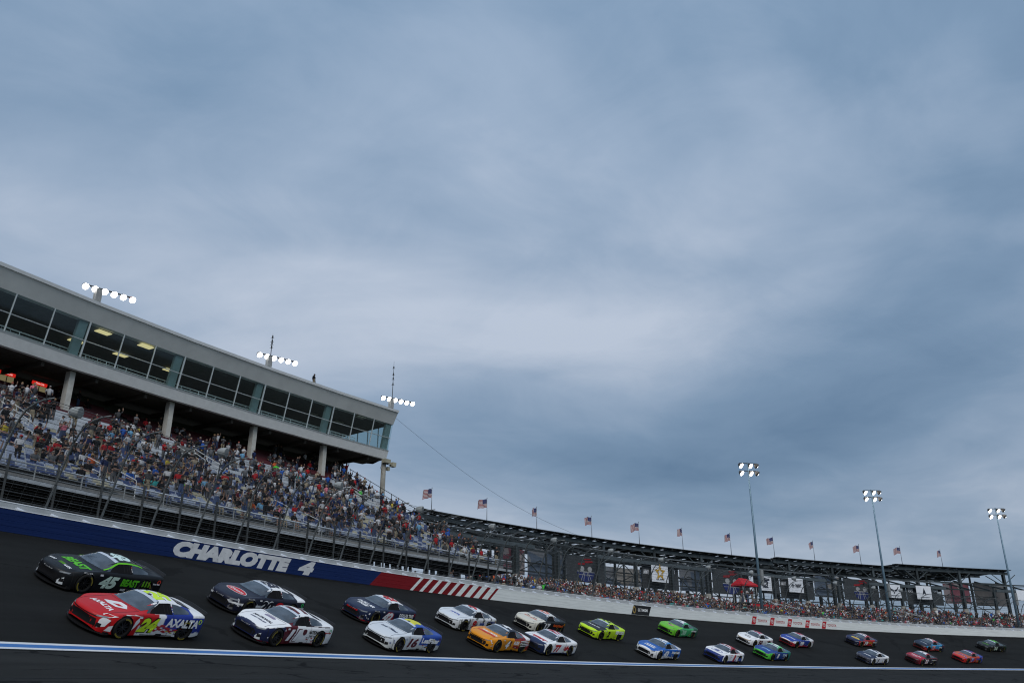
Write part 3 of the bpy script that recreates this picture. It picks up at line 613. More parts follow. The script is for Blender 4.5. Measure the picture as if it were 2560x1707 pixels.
# lit drinks coolers on the concourse
M_cred = pm('cooler_header_lit', (0.6, 0.02, 0.02), 0.5, var=0, emit=(1.0, 0.03, 0.02), estr=0.5); M_cdoor = pm('cooler_door_lit', (0.4, 0.35, 0.2), 0.3, var=0.3, scale=6, emit=(0.85, 0.72, 0.38), estr=0.16)
M_cwhite = pm('cooler_logo', (0.8, 0.8, 0.8), 0.5, var=0, emit=(1, 0.9, 0.85), estr=0.7)
for (u, v), w in (((18, 938), 'at the picture edge'), ((98, 963), 'beside the first column')):
    ph, z = on_ring(u, v, 33.0); c = PT(ph, 33.0, z); b = c - Vector((0, 0, 1.0)); tx, rx = -tan(ph), rad(ph)
    t = thing('drinks_cooler', 'lit red-topped drinks cooler on the dark concourse, %s' % w, 'cooler', b - Vector((0, 0, 0.9)), 'drinks coolers on the concourse')
    m = MB(); m.box(b + Vector((0, 0, 0.22)) + rx * 0.3, tx * 0.66, rx * 0.3, (0, 0, 1.1)); m.build('cabinet', M_under, t)
    for s in (-1, 1): m = MB(); m.box(b + tx * 0.32 * s - rx * 0.02 + Vector((0, 0, 0.20)), tx * 0.27, rx * 0.02, (0, 0, 0.75)); m.build('door', M_cdoor, t)
    m = MB(); m.box(c + Vector((0, 0, 0.12)) - rx * 0.02, tx * 0.66, rx * 0.05, (0, 0, 0.14)); h = m.build('header', M_cred, t)
    vs, fs, tw = text_mesh('Coca-Cola', 0.3, 0.01); m = MB(); m.add([c + Vector((0, 0, 0.05 + y * 0.15)) - rx * 0.08 + tx * (-0.38 + x * 0.76 / tw) for x, y in vs], fs); m.build('lettering', M_cwhite, h, fix=False)
# ================================================================== low bleachers behind the wall on the right
low = thing('low_bleachers', 'low open bleachers crowded with spectators right behind the white wall', 'bleachers', PT(127, 9, -0.4))
def zl(o): return 0.15 + (o - 2.2) * 0.235
LROWS = [2.2 + 0.85 * k for k in range(17)]; LP0, LP1 = 146.0, 106.0
for k, o in enumerate(LROWS):
    z = zl(o); m = MB(); m.ribbon(LP0, LP1, [(o - 0.02, z - 0.3), (o, z), (o + 0.87, z)], 0.8); m.build('tread', M_deck, low)
    m = MB(); m.arc(LP0, LP1, o + 0.45, o + 0.72, z + 0.38, z + 0.42, 0.8); m.build('bench', pm('bench_dull', (0.16, 0.17, 0.18), 0.5, metal=0.3), low)
for z in (0.75, 1.2, 1.62): m = MB(); m.atube(LP0, LP1, 1.9, z, 0.022); m.build('front_rail', M_railg, low)
for q in np.arange(LP0, LP1, -0.8): m = MB(); m.beam(PT(q, 1.9, -0.2), PT(q, 1.9, 1.65), 0.05, 0.05); m.build('rail_post', M_railg, low)
for (u, v) in ((1965, 1517), (2275, 1535)):                       # stair rails among the people
    for du in (0, 10):
        ph = on_ring(u + du, v, 10)[0]; m = MB()
        for h in (0.5, 1.0): m.tube([PT(ph, 7, zl(7) + h + .5), PT(ph, 13.5, zl(13.5) + h + .7)], 0.035, 5)
        m.build('stair_rail', M_rail, low)

# ================================================================== stripped steel upper deck with banners
M_fr = pm('frame_steel', (0.048, 0.058, 0.062), 0.6, metal=0.3, var=0.18, scale=1.0); M_frl = pm('girder_steel', (0.085, 0.105, 0.115), 0.6, metal=0.3, var=0.15, scale=1.0)
M_plank = pm('deck_plank', (0.028, 0.032, 0.033), 0.8, var=0.25); M_conc = pm('base_concrete', (0.30, 0.29, 0.26), 0.85, var=0.15)
deck = thing('steel_stand_frame', 'dark stripped steel grandstand frame behind the low bleachers, hung with tarpaulins', 'grandstand frame', PT(124, 28, -0.4))
SECT = [(139.5, 121.75, 13.45), (121.65, 114.55, 13.90), (114.45, 107.4, 14.45)]
def ztop(p): return next((z for a, b, z in SECT if b - 0.2 <= p <= a + 0.2), 13.45)
def h01(i, k): return (math.sin(i * 12.9898 + k * 78.233) * 43758.5453) % 1
fill = MB()
for si, (a, b, zt) in enumerate(SECT):
    m = MB(); m.arc(a, b, 30.0, 30.3, zt - 0.85, zt - 0.30, 0.85); m.build('top_girder', M_frl, deck)
    m = MB(); m.arc(a, b, 29.25, 30.2, zt - 0.02, zt + 0.09, 0.85); m.build('edge_plank', M_plank, deck)
    for k in range(9):                                            # deck planks seen from below, many taken out
        o = 30.4 + k * 1.85; z = zt - 0.03 * k; m = MB(); m.arc(a, b, o, o + 0.45, z - 0.02, z + 0.02, 0.85); m.build('plank', M_plank, deck)
        for i in range(int((a - b) / 0.51)):
            if h01(i + 50 * si, k) < (0.55 if k > 1 else 0.3): fill.arc(a - i * 0.51, a - (i + 1) * 0.51, o + 0.45, o + 1.85, z - 0.02, z + 0.02, 0.6)
    for o in (37.5, 45.5): m = MB(); m.arc(a, b, o, o + 0.25, zt - 0.60, zt - 0.28, 0.85); m.build('cross_girder', M_fr, deck)
    q = a - 0.1
    while q > b:
        m = MB(); m.ibeam(PT(q, 29.15, zt - 0.14), PT(q, 46, zt - 0.45), 0.20, 0.30); m.build('joist', M_fr, deck); q -= 0.51
tag(fill.build('deck_boards', M_plank, deck, fix=False), kind='stuff')
CQ = [138.6, 136.05, 133.56, 131.15, 128.48, 125.89, 123.44, 120.8, 118.23, 115.74, 113.05, 110.45, 107.75]
for i, q in enumerate(CQ):                                         # full-height columns, knee braces, cross bracing
    zt = ztop(q); m = MB(); m.ibeam(PT(q, 30.15, 4.9), PT(q, 30.15, zt - 0.3), 0.50, 0.50, up=rad(q)); m.build('tall_column', M_frl if i % 2 else M_fr, deck)
    m = MB(); m.tube([PT(q, 30.15, -0.4), PT(q, 30.15, 5.0), PT(q, 30.15, 5.9)], [0.75, 0.70, 0.45], 8); m.build('column_base', M_conc, deck)
    m = MB(); m.ibeam(PT(q - 0.35, 45.6, -0.4), PT(q - 0.35, 45.6, zt - 0.7), 0.5, 0.5, up=rad(q)); m.build('rear_column', M_fr, deck)
    for s in (-1, 1): m = MB(); m.beam(PT(q, 30.1, zt - 2.7), PT(q + s * 0.72, 30.1, zt - 0.75), 0.10, 0.13); m.build('knee_brace', M_frl, deck)
    m = MB(); m.beam(PT(q, 30.3, zt - 3.2), PT(q, 34.5, zt - 0.6), 0.12, 0.14); m.build('knee_brace', M_fr, deck)
    if i + 1 < len(CQ):
        r_ = CQ[i + 1]
        for (za, zb) in ((5.6, 9.9), (9.9, 5.6)): m = MB(); m.beam(PT(q, 33.0, za), PT(r_, 33.0, zb), 0.11, 0.11); m.build('cross_brace', M_fr, deck)
        m = MB(); m.beam(PT((q + r_) / 2, 33.1, -0.4), PT((q + r_) / 2, 33.1, zt - 0.5), 0.30, 0.30); m.build('intermediate_post', M_fr, deck)
for i in range(25):                                                # slender second row with its own bracing
    q = 138.8 - 1.27 * i; m = MB(); m.beam(PT(q, 26.0, 3.0), PT(q, 26.0, 11.0), 0.20, 0.20); m.build('inner_post', M_fr, deck)
    m = MB(); m.beam(PT(q, 26.0, 6.0 if i % 2 else 9.6), PT(q - 1.27, 26.0, 9.6 if i % 2 else 6.0), 0.09, 0.09); m.build('inner_brace', M_fr, deck)
    m = MB(); m.beam(PT(q, 22.1, 9.5), PT(q, 30.1, 12.0), 0.16, 0.26); m.build('inner_raker', M_fr, deck)
for z in (9.8, 11.0): m = MB(); m.arc(139, 107.6, 25.9, 26.1, z, z + 0.22, 0.85); m.build('inner_girder', M_fr, deck)
for z in (4.3, 5.05, 7.0, 8.2, 9.4): m = MB(); m.arc(139, 107.6, 33.0, 33.2, z, z + (0.30 if z < 6 else 0.16), 0.85); m.build('girt', M_fr, deck)
q = 139.47; k = 0
while q > 100:                                                   # front columns on concrete stubs
    zt = 9.3; m = MB(); m.ibeam(PT(q, 21.5, 4.9), PT(q, 21.5, zt), 0.42, 0.42, up=rad(q)); m.build('front_column', M_fr, deck)
    m = MB(); m.tube([PT(q, 21.5, -0.4), PT(q, 21.5, 5.0), PT(q, 21.5, 5.9)], [0.62, 0.58, 0.40], 8); c = m.build('column_base', M_conc, deck)
    if k % 2 == 1 or k in (4, 10):
        for i, (x0, x1) in enumerate(((-0.60, 0.0), (0.0, 0.60))):
            m = MB(); m.box(PT(q, 20.85, 4.1) - tan(q) * (x0 + x1) / 2, tan(q) * 0.30, rad(q) * 0.02, (0, 0, 1.3)); m.build('banner_wrap', pm('wrap_white', (0.7, 0.7, 0.7), 0.6) if i == 0 else pm('wrap_red', (0.42, 0.02, 0.025), 0.6), c)
    q -= 1.91; k += 1
for a, b in ((141.0, 136.6), (133.6, 127.6), (125.9, 120.9), (118.3, 113.6), (110.5, 101.0)):      # front girder runs with gaps, pipe rail above
    m = MB(); m.arc(a, b, 21.9, 22.25, 9.25, 9.72, 0.85); m.build('front_girder', M_frl, deck)
    m = MB(); m.atube(a + 0.4, b - 0.2, 22.0, 10.35, 0.05); m.build('pipe_rail', M_railg, deck)
    for qq in np.arange(a, b, -1.2): m = MB(); m.beam(PT(qq, 22.0, 9.7), PT(qq, 22.0, 10.35), 0.06, 0.06); m.build('rail_post', M_fr, deck)
for z in (9.9, 10.0): pass

def camo_mat(name, cols, scale):
    m = bpy.data.materials.new(name); m.use_nodes = True; t = m.node_tree; b = t.nodes['Principled BSDF']; tcn = N(t, 'ShaderNodeTexCoord')
    vo = N(t, 'ShaderNodeTexVoronoi', Scale=scale); L(t, tcn.outputs['Object'], vo.inputs['Vector'])
    r = ramp(t, [(i / len(cols), c) for i, c in enumerate(cols)]); r.color_ramp.interpolation = 'CONSTANT'; L(t, vo.outputs['Color'], r.inputs[0])
    nz = N(t, 'ShaderNodeTexNoise', Scale=1.2, Detail=4.0); L(t, tcn.outputs['Object'], nz.inputs['Vector'])
    mxx = N(t, 'ShaderNodeMix'); mxx.data_type = 'RGBA'; mxx.blend_type = 'MULTIPLY'; mxx.inputs['Factor'].default_value = 0.25
    L(t, r.outputs[0], mxx.inputs['A']); L(t, nz.outputs['Fac'], mxx.inputs['B']); L(t, mxx.outputs['Result'], b.inputs['Base Color']); b.inputs['Roughness'].default_value = 0.8; return m
T_pink = camo_mat('tarp_pink', [(0.36, 0.13, 0.16), (0.46, 0.40, 0.40), (0.28, 0.10, 0.13), (0.40, 0.33, 0.34)], 0.35)
T_blue = camo_mat('tarp_blue', [(0.16, 0.21, 0.29), (0.33, 0.35, 0.38), (0.19, 0.25, 0.34), (0.46, 0.43, 0.39)], 0.35)
T_grey = pm('tarp_grey', (0.12, 0.115, 0.115), 0.8, var=0.15, scale=0.6); T_dark = pm('tarp_dark', (0.042, 0.048, 0.053), 0.8, var=0.2); T_white = pm('banner_white', (0.74, 0.77, 0.82), 0.7, var=0.06)
T_navy = pm('logo_navy', (0.018, 0.03, 0.13), 0.7); T_lgrey = pm('logo_grey', (0.34, 0.35, 0.36), 0.7); T_lred = pm('logo_red', (0.24, 0.015, 0.02), 0.7); T_ink = pm('banner_ink', (0.02, 0.025, 0.04), 0.7); T_gold = pm('banner_gold', (0.50, 0.30, 0.03), 0.6)
def cloth(u0, u1, v0, v1, off, mat, name, label, cat, group, wave=0.05, parent=None):
    """hanging sheet whose corners are read off the photo on the ring it hangs on"""
    pa, z0 = on_ring(u0, v0, off); pb, _ = on_ring(u1, v0, off); z1 = on_ring((u0 + u1) / 2, v1, off)[1]; z0 = on_ring((u0 + u1) / 2, v0, off)[1]
    nx, nz_ = 14, 8; m = MB(); vs = []
    for side in (0, 0.012):
        for i in range(nx + 1):
            for j in range(nz_ + 1): vs.append(PT(pa + (pb - pa) * i / nx, off + side + wave * math.sin(i * 1.3 + u0) * (0.4 + j / nz_), z0 + (z1 - z0) * j / nz_))
    S = (nx + 1) * (nz_ + 1); fs = [(i * (nz_ + 1) + j, (i + 1) * (nz_ + 1) + j, (i + 1) * (nz_ + 1) + j + 1, i * (nz_ + 1) + j + 1) for i in range(nx) for j in range(nz_)]
    m.add(vs, fs + [tuple(S + q for q in f[::-1]) for f in fs]); o = m.build(name, mat, parent, fix=False, smooth=True)
    if label: tag(o, label, cat, group)
    return o, pa, pb, z1, z0
G = 'tarpaulins and banners hung on the steel frame'
TO = 33.6
cloth(1253, 1312, 1371, 1434, TO, T_pink, 'tarpaulin', 'pink and grey patterned tarpaulin at the left end of the steel frame', 'tarpaulin', G)
cloth(1318, 1409, 1372, 1452, TO, T_blue, 'tarpaulin', 'blue and pale patterned tarpaulin between the pink tarpaulin and the first round logo', 'tarpaulin', G)
cloth(1513, 1602, 1419, 1463, TO, T_blue, 'tarpaulin', 'blue and tan patterned tarpaulin left of the gold star banner', 'tarpaulin', G)
cloth(1697, 1775, 1416, 1478, TO, T_blue, 'tarpaulin', 'blue grey patterned tarpaulin right of the gold star banner', 'tarpaulin', G)
cloth(2033, 2101, 1440, 1492, TO, T_blue, 'tarpaulin', 'tan and blue patterned tarpaulin right of the NAVY banner', 'tarpaulin', G)
cloth(2355, 2419, 1455, 1508, TO, T_pink, 'tarpaulin', 'pink patterned tarpaulin near the right end of the steel frame', 'tarpaulin', G)
cloth(2431, 2510, 1457, 1514, TO, T_grey, 'tarpaulin', 'plain grey tarpaulin at the far right end of the steel frame', 'tarpaulin', G)
def fl(o_pa, off, z0, polys, mat, parent, nm):
    for vs, fs in polys: wall_print(nm, np.array(vs), fs, o_pa, z0, off, mat, parent, 0.8, 0.8)
def disc_part(cx, cy, r, a0, a1, n=18): return [(cx, cy)] + [(cx + r * math.cos(a), cy + r * math.sin(a)) for a in np.linspace(a0, a1, n)], [tuple([0] + list(range(1, n + 1)))]
def bar(x0, y0, x1, y1, w):
    d = math.hypot(x1 - x0, y1 - y0); nx, ny = -(y1 - y0) / d * w / 2, (x1 - x0) / d * w / 2
    return [(x0 + nx, y0 + ny), (x0 - nx, y0 - ny), (x1 - nx, y1 - ny), (x1 + nx, y1 + ny)], [(0, 1, 2, 3)]
def speedway_logo(u0, u1, v0, v1, w):
    o, pa, pb, zb, zt = cloth(u0, u1, v0, v1, 22.6, T_dark, 'logo_tarpaulin', 'dark tarpaulin with a round red, grey and navy globe emblem, %s' % w, 'tarpaulin', G, 0.0)
    W = math.radians(pa - pb) * (RW + 22.6); H = zt - zb; cx, cy = W * 0.5, H * 0.42; r = min(W * 0.30, H * 0.40); f = 22.55
    def fl(a_, o_, z_, polys, mat, par, nm): globals()['fl'](a_, o_, z_, [([(cx + (x - cx) * 1.35, y) for x, y in v], q) for v, q in polys], mat, par, nm)
    fl(pa, f, zb, [disc_part(cx, cy, r, math.pi, 2 * math.pi)], T_navy, o, 'emblem')
    fl(pa, f, zb, [disc_part(cx - r * 0.45, cy + r * .30, r * 0.26, 0, 2 * math.pi), disc_part(cx + r * 0.45, cy + r * .30, r * 0.26, 0, 2 * math.pi), bar(cx - r, cy, cx + r, cy, r * .1)], T_lgrey, o, 'emblem')
    fl(pa, f - 0.02, zb, [bar(cx - r * .3 * k, cy - r * .9, cx - r * .12 * k, cy, r * .05) for k in (-2, -1, 1, 2)] + [bar(cx - r * .9, cy - r * .3, cx + r * .9, cy - r * .3, r * .05)], T_lgrey, o, 'emblem')
    fl(pa, f, zb, [bar(cx - r * .9, cy + r * .72, cx - r * .1, cy + r * .80, r * .2), bar(cx - r * .1, cy + r * .98, cx + r * .8, cy + r * 1.1, r * .2), bar(cx - r * .2, cy + r * 1.25, cx + r * .6, cy + r * 1.34, r * .12)], T_lred, o, 'emblem')
speedway_logo(1415, 1510, 1393, 1455, 'first from the left'); speedway_logo(1779, 1870, 1424, 1485, 'left of the red canopy'); speedway_logo(2106, 2192, 1448, 1500, 'behind the second light pole')
def service(u0, u1, v0, v1, wu0, wu1, wv0, wv1, side, kind, label):
    o, pa, pb, zb, zt = cloth(u0, u1, v0, v1, 22.5, T_dark, 'backing_tarpaulin', 'dark backing sheet behind the %s' % label, 'tarpaulin', G, 0.0)
    w, qa, qb, wb, wt = cloth(wu0, wu1, wv0, wv1, 21.3, T_white, 'banner', 'white hanging %s' % label, 'banner', G, 0.02)
    W = math.radians(qa - qb) * (RW + 21.3); H = wt - wb; f = 21.24; c = W / 2
    if side:
        for uu in ((u0 + wu0) / 2, (u1 + wu1) / 2):
            ph, zz = on_ring(uu, wv0 + (wv1 - wv0) * 0.36, 22.4); lw = 1.25
            if kind == 'space':
                for ln, dz in (('SPACE', 0.2), ('FORCE', -0.25)):
                    vs, fs, tw = text_mesh(ln, 0, 0.04); wall_print('side_lettering', vs * np.array([lw / tw, 0.36]) + np.array([-lw / 2, 0]), fs, ph, zz + dz, 22.44, T_white, o, 0.8, 0.8)
            else:
                vs, fs, tw = text_mesh(side, 0, 0.05); wall_print('side_lettering', vs * np.array([lw / tw, 0.62]) + np.array([-lw / 2, 0]), fs, ph, zz - 0.3, 22.44, T_white, o, 0.8, 0.8)
    P_ = lambda polys, mat, nm='emblem': fl(qa, f, wb, polys, mat, w, nm)
    if kind == 'army':
        a = [math.pi / 2 + i * math.pi / 5 for i in range(10)]; big = [(c + (0.34 if i % 2 == 0 else 0.14) * W * math.cos(t), H * .58 + (0.34 if i % 2 == 0 else 0.14) * W * math.sin(t)) for i, t in enumerate(a)]
        sml = [(c + (0.17 if i % 2 == 0 else 0.07) * W * math.cos(t), H * .58 + (0.17 if i % 2 == 0 else 0.07) * W * math.sin(t)) for i, t in enumerate(a)]
        P_([(big + sml, [(i, (i + 1) % 10, 10 + (i + 1) % 10, 10 + i) for i in range(10)])], T_gold)
        vs, fs, tw = text_mesh('U.S. ARMY', 0, 0.04); P_([(vs * np.array([W * .5 / tw, H * .08]) + np.array([W * .25, H * .13]), fs)], T_ink, 'lettering')
    if kind == 'navy':
        vs, fs, tw = text_mesh('NAVY', 0, 0.05); P_([(vs * np.array([W * .42 / tw, H * .26]) + np.array([W * .45, H * .36]), fs)], T_ink, 'lettering')
        P_([bar(W * .16, H * .52, W * .38, H * .52, H * .06), bar(W * .27, H * .40, W * .27, H * .62, W * .05), bar(W * .2, H * .38, W * .36, H * .38, H * .03)], T_ink)
    if kind == 'marines':
        vs, fs = ring_poly(c, H * .47, W * .2, W * .2, W * .07); P_([(vs, fs)], T_ink)
        P_([bar(c - W * .34, H * .78, c, H * .70, W * .09), bar(c + W * .34, H * .78, c, H * .70, W * .09), bar(c, H * .55, c, H * .9, W * .1), bar(c - W * .2, H * .2, c + W * .24, H * .6, W * .05), bar(c - W * .22, H * .36, c + W * .22, H * .22, W * .05)], T_ink)
    if kind == 'air':
        P_([bar(c - W * .34, H * .86, c - W * .22, H * .6, W * .06), bar(c - W * .22, H * .62, c - W * .03, H * .54, W * .09), bar(c + W * .34, H * .86, c + W * .22, H * .6, W * .06), bar(c + W * .22, H * .62, c + W * .03, H * .54, W * .09), ([(c, H * .48), (c - W * .06, H * .4), (c, H * .32), (c + W * .06, H * .4)], [(0, 1, 2, 3)]), bar(c - W * .3, H * .18, c + W * .3, H * .18, H * .03)], T_ink)
    if kind == 'space':
        P_([([(c, H * .86), (c - W * .13, H * .32), (c, H * .44)], [(0, 1, 2)]), ([(c, H * .86), (c, H * .44), (c + W * .13, H * .32)], [(0, 1, 2)]), bar(c - W * .3, H * .16, c + W * .3, H * .16, H * .03)], T_ink)
service(1604, 1694, 1414, 1472, 1628, 1669, 1413.5, 1454, 'ARMY', 'army', 'gold star U.S. ARMY banner')
service(1882, 1945, 1438, 1482, 1894, 1927, 1439, 1475, '', 'marines', 'eagle emblem banner beside the red canopy')
service(1948, 2031, 1443, 1496, 1970, 2006, 1445, 1480, 'NAVY', 'navy', 'banner reading NAVY')
service(2196, 2262, 1459, 1500, 2217, 2249, 1461, 1493, '', 'air', 'winged emblem banner behind the second light pole')
service(2264, 2352, 1462, 1511, 2289, 2326, 1464, 1497, 'SPACE', 'space', 'arrowhead emblem banner between SPACE FORCE signs')
o, *_ = cloth(2540, 2575, 1475, 1500, 21.3, T_white, 'banner', 'white banner with a blue round mark at the right picture edge', 'banner', G, 0.02)

# ================================================================== flags on the rear girder
M_fpole = pm('flagpole', (0.30, 0.33, 0.37), 0.4, metal=0.5); F_red = pm('flag_red', (0.24, 0.012, 0.025), 0.8, var=0.1); F_white = pm('flag_white', (0.50, 0.50, 0.50), 0.8, var=0.05); F_blue = pm('flag_blue', (0.012, 0.022, 0.12), 0.8, var=0.1)
FL = [(1078, 1285, 1219), (1217, 1304, 1245), (1342, 1325, 1267), (1480, 1347, 1290), (1599, 1362, 1305), (1708, 1373, 1320), (1829, 1388, 1333), (1937, 1392, 1342), (2037, 1397, 1352), (2153, 1408, 1361), (2256, 1409, 1366), (2357, 1415, 1374)]
ORD = ['first', 'second', 'third', 'fourth', 'fifth', 'sixth', 'seventh', 'eighth', 'ninth', 'tenth', 'eleventh', 'twelfth']
for i, (u, vb, vt) in enumerate(FL):
    ph = on_ring(u, vb, 30.2)[0]; zb = ztop(ph) - 0.05; zt = on_ring(u, vt, 30.2)[1]; b = PT(ph, 30.2, zb)
    t = thing('flag', 'stars and stripes flag on a thin pole above the steel frame, %s from the left' % ORD[i], 'flag', b, 'flags along the top of the steel frame')
    m = MB(); top = PT(ph, 30.2, zt); m.tube([b, top], [0.055, 0.035], 6); m.tube([top, top + Vector((0, 0, .08))], 0.06, 6); m.build('pole', M_fpole, t, smooth=True)
    W, H, nx = 1.75, 1.12, 20; d = (tan(ph) * 0.93 + rad(ph) * (0.25 * math.sin(i * 2.1))).normalized(); nrm = d.cross(Vector((0, 0, 1))); droop = 0.22 + 0.2 * abs(math.sin(i * 1.7 + 1)); sw = [1, -1][i % 2]
    def fp(x, y):
        k = x / W; return top + d * (x * (0.94 - .1 * k)) + Vector((0, 0, -0.16 - (H - y) - droop * k * k * H + 0.05 * math.sin(k * 9 + i))) + nrm * (0.14 * k * math.sin(k * 8 + i * 1.3 + y))
    m = MB(); vs = [fp(W * a / nx, H * c / 13) for a in range(nx + 1) for c in range(14)]
    for a in range(nx):
        for c in range(13):
            mi = 2 if (a < 9 and c >= 6) else (0 if c % 2 == 0 else 1); m.f.append((a * 14 + c, (a + 1) * 14 + c, (a + 1) * 14 + c + 1, a * 14 + c + 1)); m.m.append(mi)
    m.v = [tuple(v) for v in vs]; cl = m.build('cloth', [F_red, F_white, F_blue], t, smooth=True, fix=False)
    m = MB()
    for r_ in range(9):
        for c_ in range(6 if r_ % 2 == 0 else 5):
            x = W * 0.4 * ((c_ + (0.5 if r_ % 2 == 0 else 1.0)) / 6); y = H * (6 + 7 * (r_ + 0.5) / 9) / 13
            for s in (-1, 1): m.add([fp(x + ax, y + ay) + nrm * 0.012 * s for ax, ay in ((-.02, 0), (0, -.02), (.02, 0), (0, .02))], [(0, 1, 2, 3)])
    m.build('stars', F_white, cl, fix=False)

# ================================================================== tall light poles
M_pblue = pm('pole_blue_grey', (0.15, 0.23, 0.29), 0.45, metal=0.4, var=0.1, scale=0.5)
for (u, v), w in (((1906, 1530), 'left of three, by the red canopy'), ((2227, 1552), 'middle of three'), ((2549, 1570), 'right of three, at the picture edge')):
    ph = on_ring(u, v, 3.5)[0]; b = PT(ph, 3.5, -0.4); t = thing('light_pole', 'tall tapered light pole with six lit floodlights, %s' % w, 'light pole', b, 'tall light poles behind the wall')
    m = MB(); m.tube([b, PT(ph, 3.5, 10), PT(ph, 3.5, 20.6)], [0.22, 0.15, 0.08], 12); m.build('mast', M_pblue, t, smooth=True)
    m = MB(); c = PT(ph, 3.35, 6.0); m.box(c - tan(ph) * 0.35, tan(ph) * 0.22, rad(ph) * 0.2, (0, 0, 0.95)); m.build('control_box', M_cab, t)
    d = (-tan(ph) * 0.85 - rad(ph) * 0.52).normalized()
    for z in (20.45, 19.45):
        c = PT(ph, 3.5, z); m = MB(); m.beam(c - d * 1.15, c + d * 1.35, 0.09, 0.09); m.build('cross_arm', M_dark, t)
        for k, s in enumerate((-0.95, 0.35, 1.25)):
            aim = (-rad(ph) * (1 if k != 2 else 0.6) - tan(ph) * (0.1 if k != 2 else 0.9) + Vector((0, 0, -0.8)))
            lamp_head(t, c + d * s + Vector((0, 0, -0.30)), aim, 0.36)
# ================================================================== red canopy on its scaffold platform
M_can = pm('canopy_red', (0.50, 0.012, 0.02), 0.6, var=0.06)
cpn = 11.0; pa = on_ring(1843, 1460, cpn)[0]; pb = on_ring(1879, 1461, cpn)[0]; z0 = on_ring(1858, 1461, cpn)[1]; pc = (pa + pb) / 2
t = thing('scaffold_platform', 'metal scaffold platform with a red skirt in the right bleachers', 'platform', PT(pc, cpn, zl(cpn)))
zp = z0 - 2.35; m = MB(); m.arc(pa, pb - 0.1, cpn - 0.9, cpn + 0.9, zp - 0.12, zp, 0.3); m.build('floor', M_dark, t)
for p in (pa, pc, pb):
    for o in (cpn - 0.8, cpn + 0.8): m = MB(); m.beam(PT(p, o, zl(o) - 0.2), PT(p, o, zp + 0.02), 0.07, 0.07); m.build('leg', M_railg, t)
for h in (0.5, 1.05): m = MB(); m.atube(pa, pb, cpn - 0.9, zp + h, 0.03, 0.3); m.build('rail', M_railg, t)
m = MB(); m.arc(on_ring(1860, 1500, cpn)[0], on_ring(1932, 1505, cpn)[0], cpn - 1.0, cpn - 0.95, zp - 0.62, zp - 0.16, 0.3); m.build('skirt', M_can, t)
t = thing('canopy', 'bright red peaked canopy on thin legs over the scaffold platform', 'canopy', PT(pc, cpn, zp))
for p in (pa - 0.03, pb + 0.03):
    for o in (cpn - 0.8, cpn + 0.8): m = MB(); m.tube([PT(p, o, zp), PT(p, o, z0)], 0.035, 6); m.build('leg', M_rail, t)
rz = z0 + 0.85; E4 = [PT(pa + .03, cpn - 0.95, z0), PT(pb - .03, cpn - 0.95, z0), PT(pb - .03, cpn + 0.95, z0), PT(pa + .03, cpn + 0.95, z0)]; R2 = [PT(pa - 0.12, cpn, rz), PT(pb + 0.25, cpn, rz)]
m = MB(); lo = [v - Vector((0, 0, .22)) for v in E4]; m.add(E4 + R2 + lo, [(0, 1, 5, 4), (2, 3, 4, 5), (3, 0, 4), (1, 2, 5), (0, 6, 7, 1), (1, 7, 8, 2), (2, 8, 9, 3), (3, 9, 6, 0)]); m.build('roof', M_can, t, fix=False)
PLATFORM = (pa, pb, cpn, zp)
# ================================================================== stock cars
ZS = 0.945                       # the bodies sit lower than the table below
ST = np.array([  # x | eight half-profile points (y,z) from the sill up to the centre line
 [2.38, .40,.22, .44,.30, .46,.38, .44,.45, .40,.52, .34,.56, .18,.58, 0,.59],
 [2.35, .70,.13, .73,.25, .73,.38, .71,.50, .64,.59, .52,.63, .29,.655, 0,.665],
 [2.18, .84,.12, .865,.28, .87,.42, .845,.56, .77,.67, .62,.70, .35,.715, 0,.725],
 [1.85, .93,.12, .95,.30, .955,.48, .935,.65, .88,.755, .68,.762, .36,.775, 0,.785],
 [1.40, .965,.12, .985,.32, .99,.52, .97,.70, .90,.815, .69,.805, .37,.825, 0,.835],
 [0.95, .94,.12, .955,.32, .965,.55, .95,.73, .90,.845, .72,.855, .38,.885, 0,.90],
 [0.72, .925,.12, .94,.32, .955,.55, .945,.74, .90,.855, .74,.89, .42,.93, 0,.95],
 [0.35, .92,.12, .935,.32, .955,.55, .945,.75, .895,.865, .75,.965, .60,1.075, 0,1.125],
 [-.05, .92,.12, .945,.32, .955,.55, .945,.755, .89,.875, .73,1.05, .575,1.205, 0,1.255],
 [-.50, .92,.12, .945,.32, .96,.55, .95,.765, .89,.885, .725,1.06, .565,1.225, 0,1.285],
 [-.95, .945,.12, .965,.33, .975,.55, .96,.78, .895,.895, .72,1.04, .56,1.185, 0,1.25],
 [-1.4, .965,.13, .985,.34, .99,.56, .975,.80, .91,.915, .72,1.00, .57,1.085, 0,1.145],
 [-1.85,.96,.14, .98,.35, .985,.57, .97,.82, .91,.93, .73,.965, .59,.995, 0,1.03],
 [-2.18,.93,.17, .95,.37, .96,.58, .94,.82, .88,.925, .68,.95, .40,.962, 0,.975],
 [-2.34,.89,.22, .92,.40, .925,.58, .91,.80, .85,.90, .65,.93, .38,.94, 0,.945],
 [-2.38,.55,.35, .56,.45, .56,.57, .55,.68, .52,.75, .40,.78, .20,.79, 0,.79]])
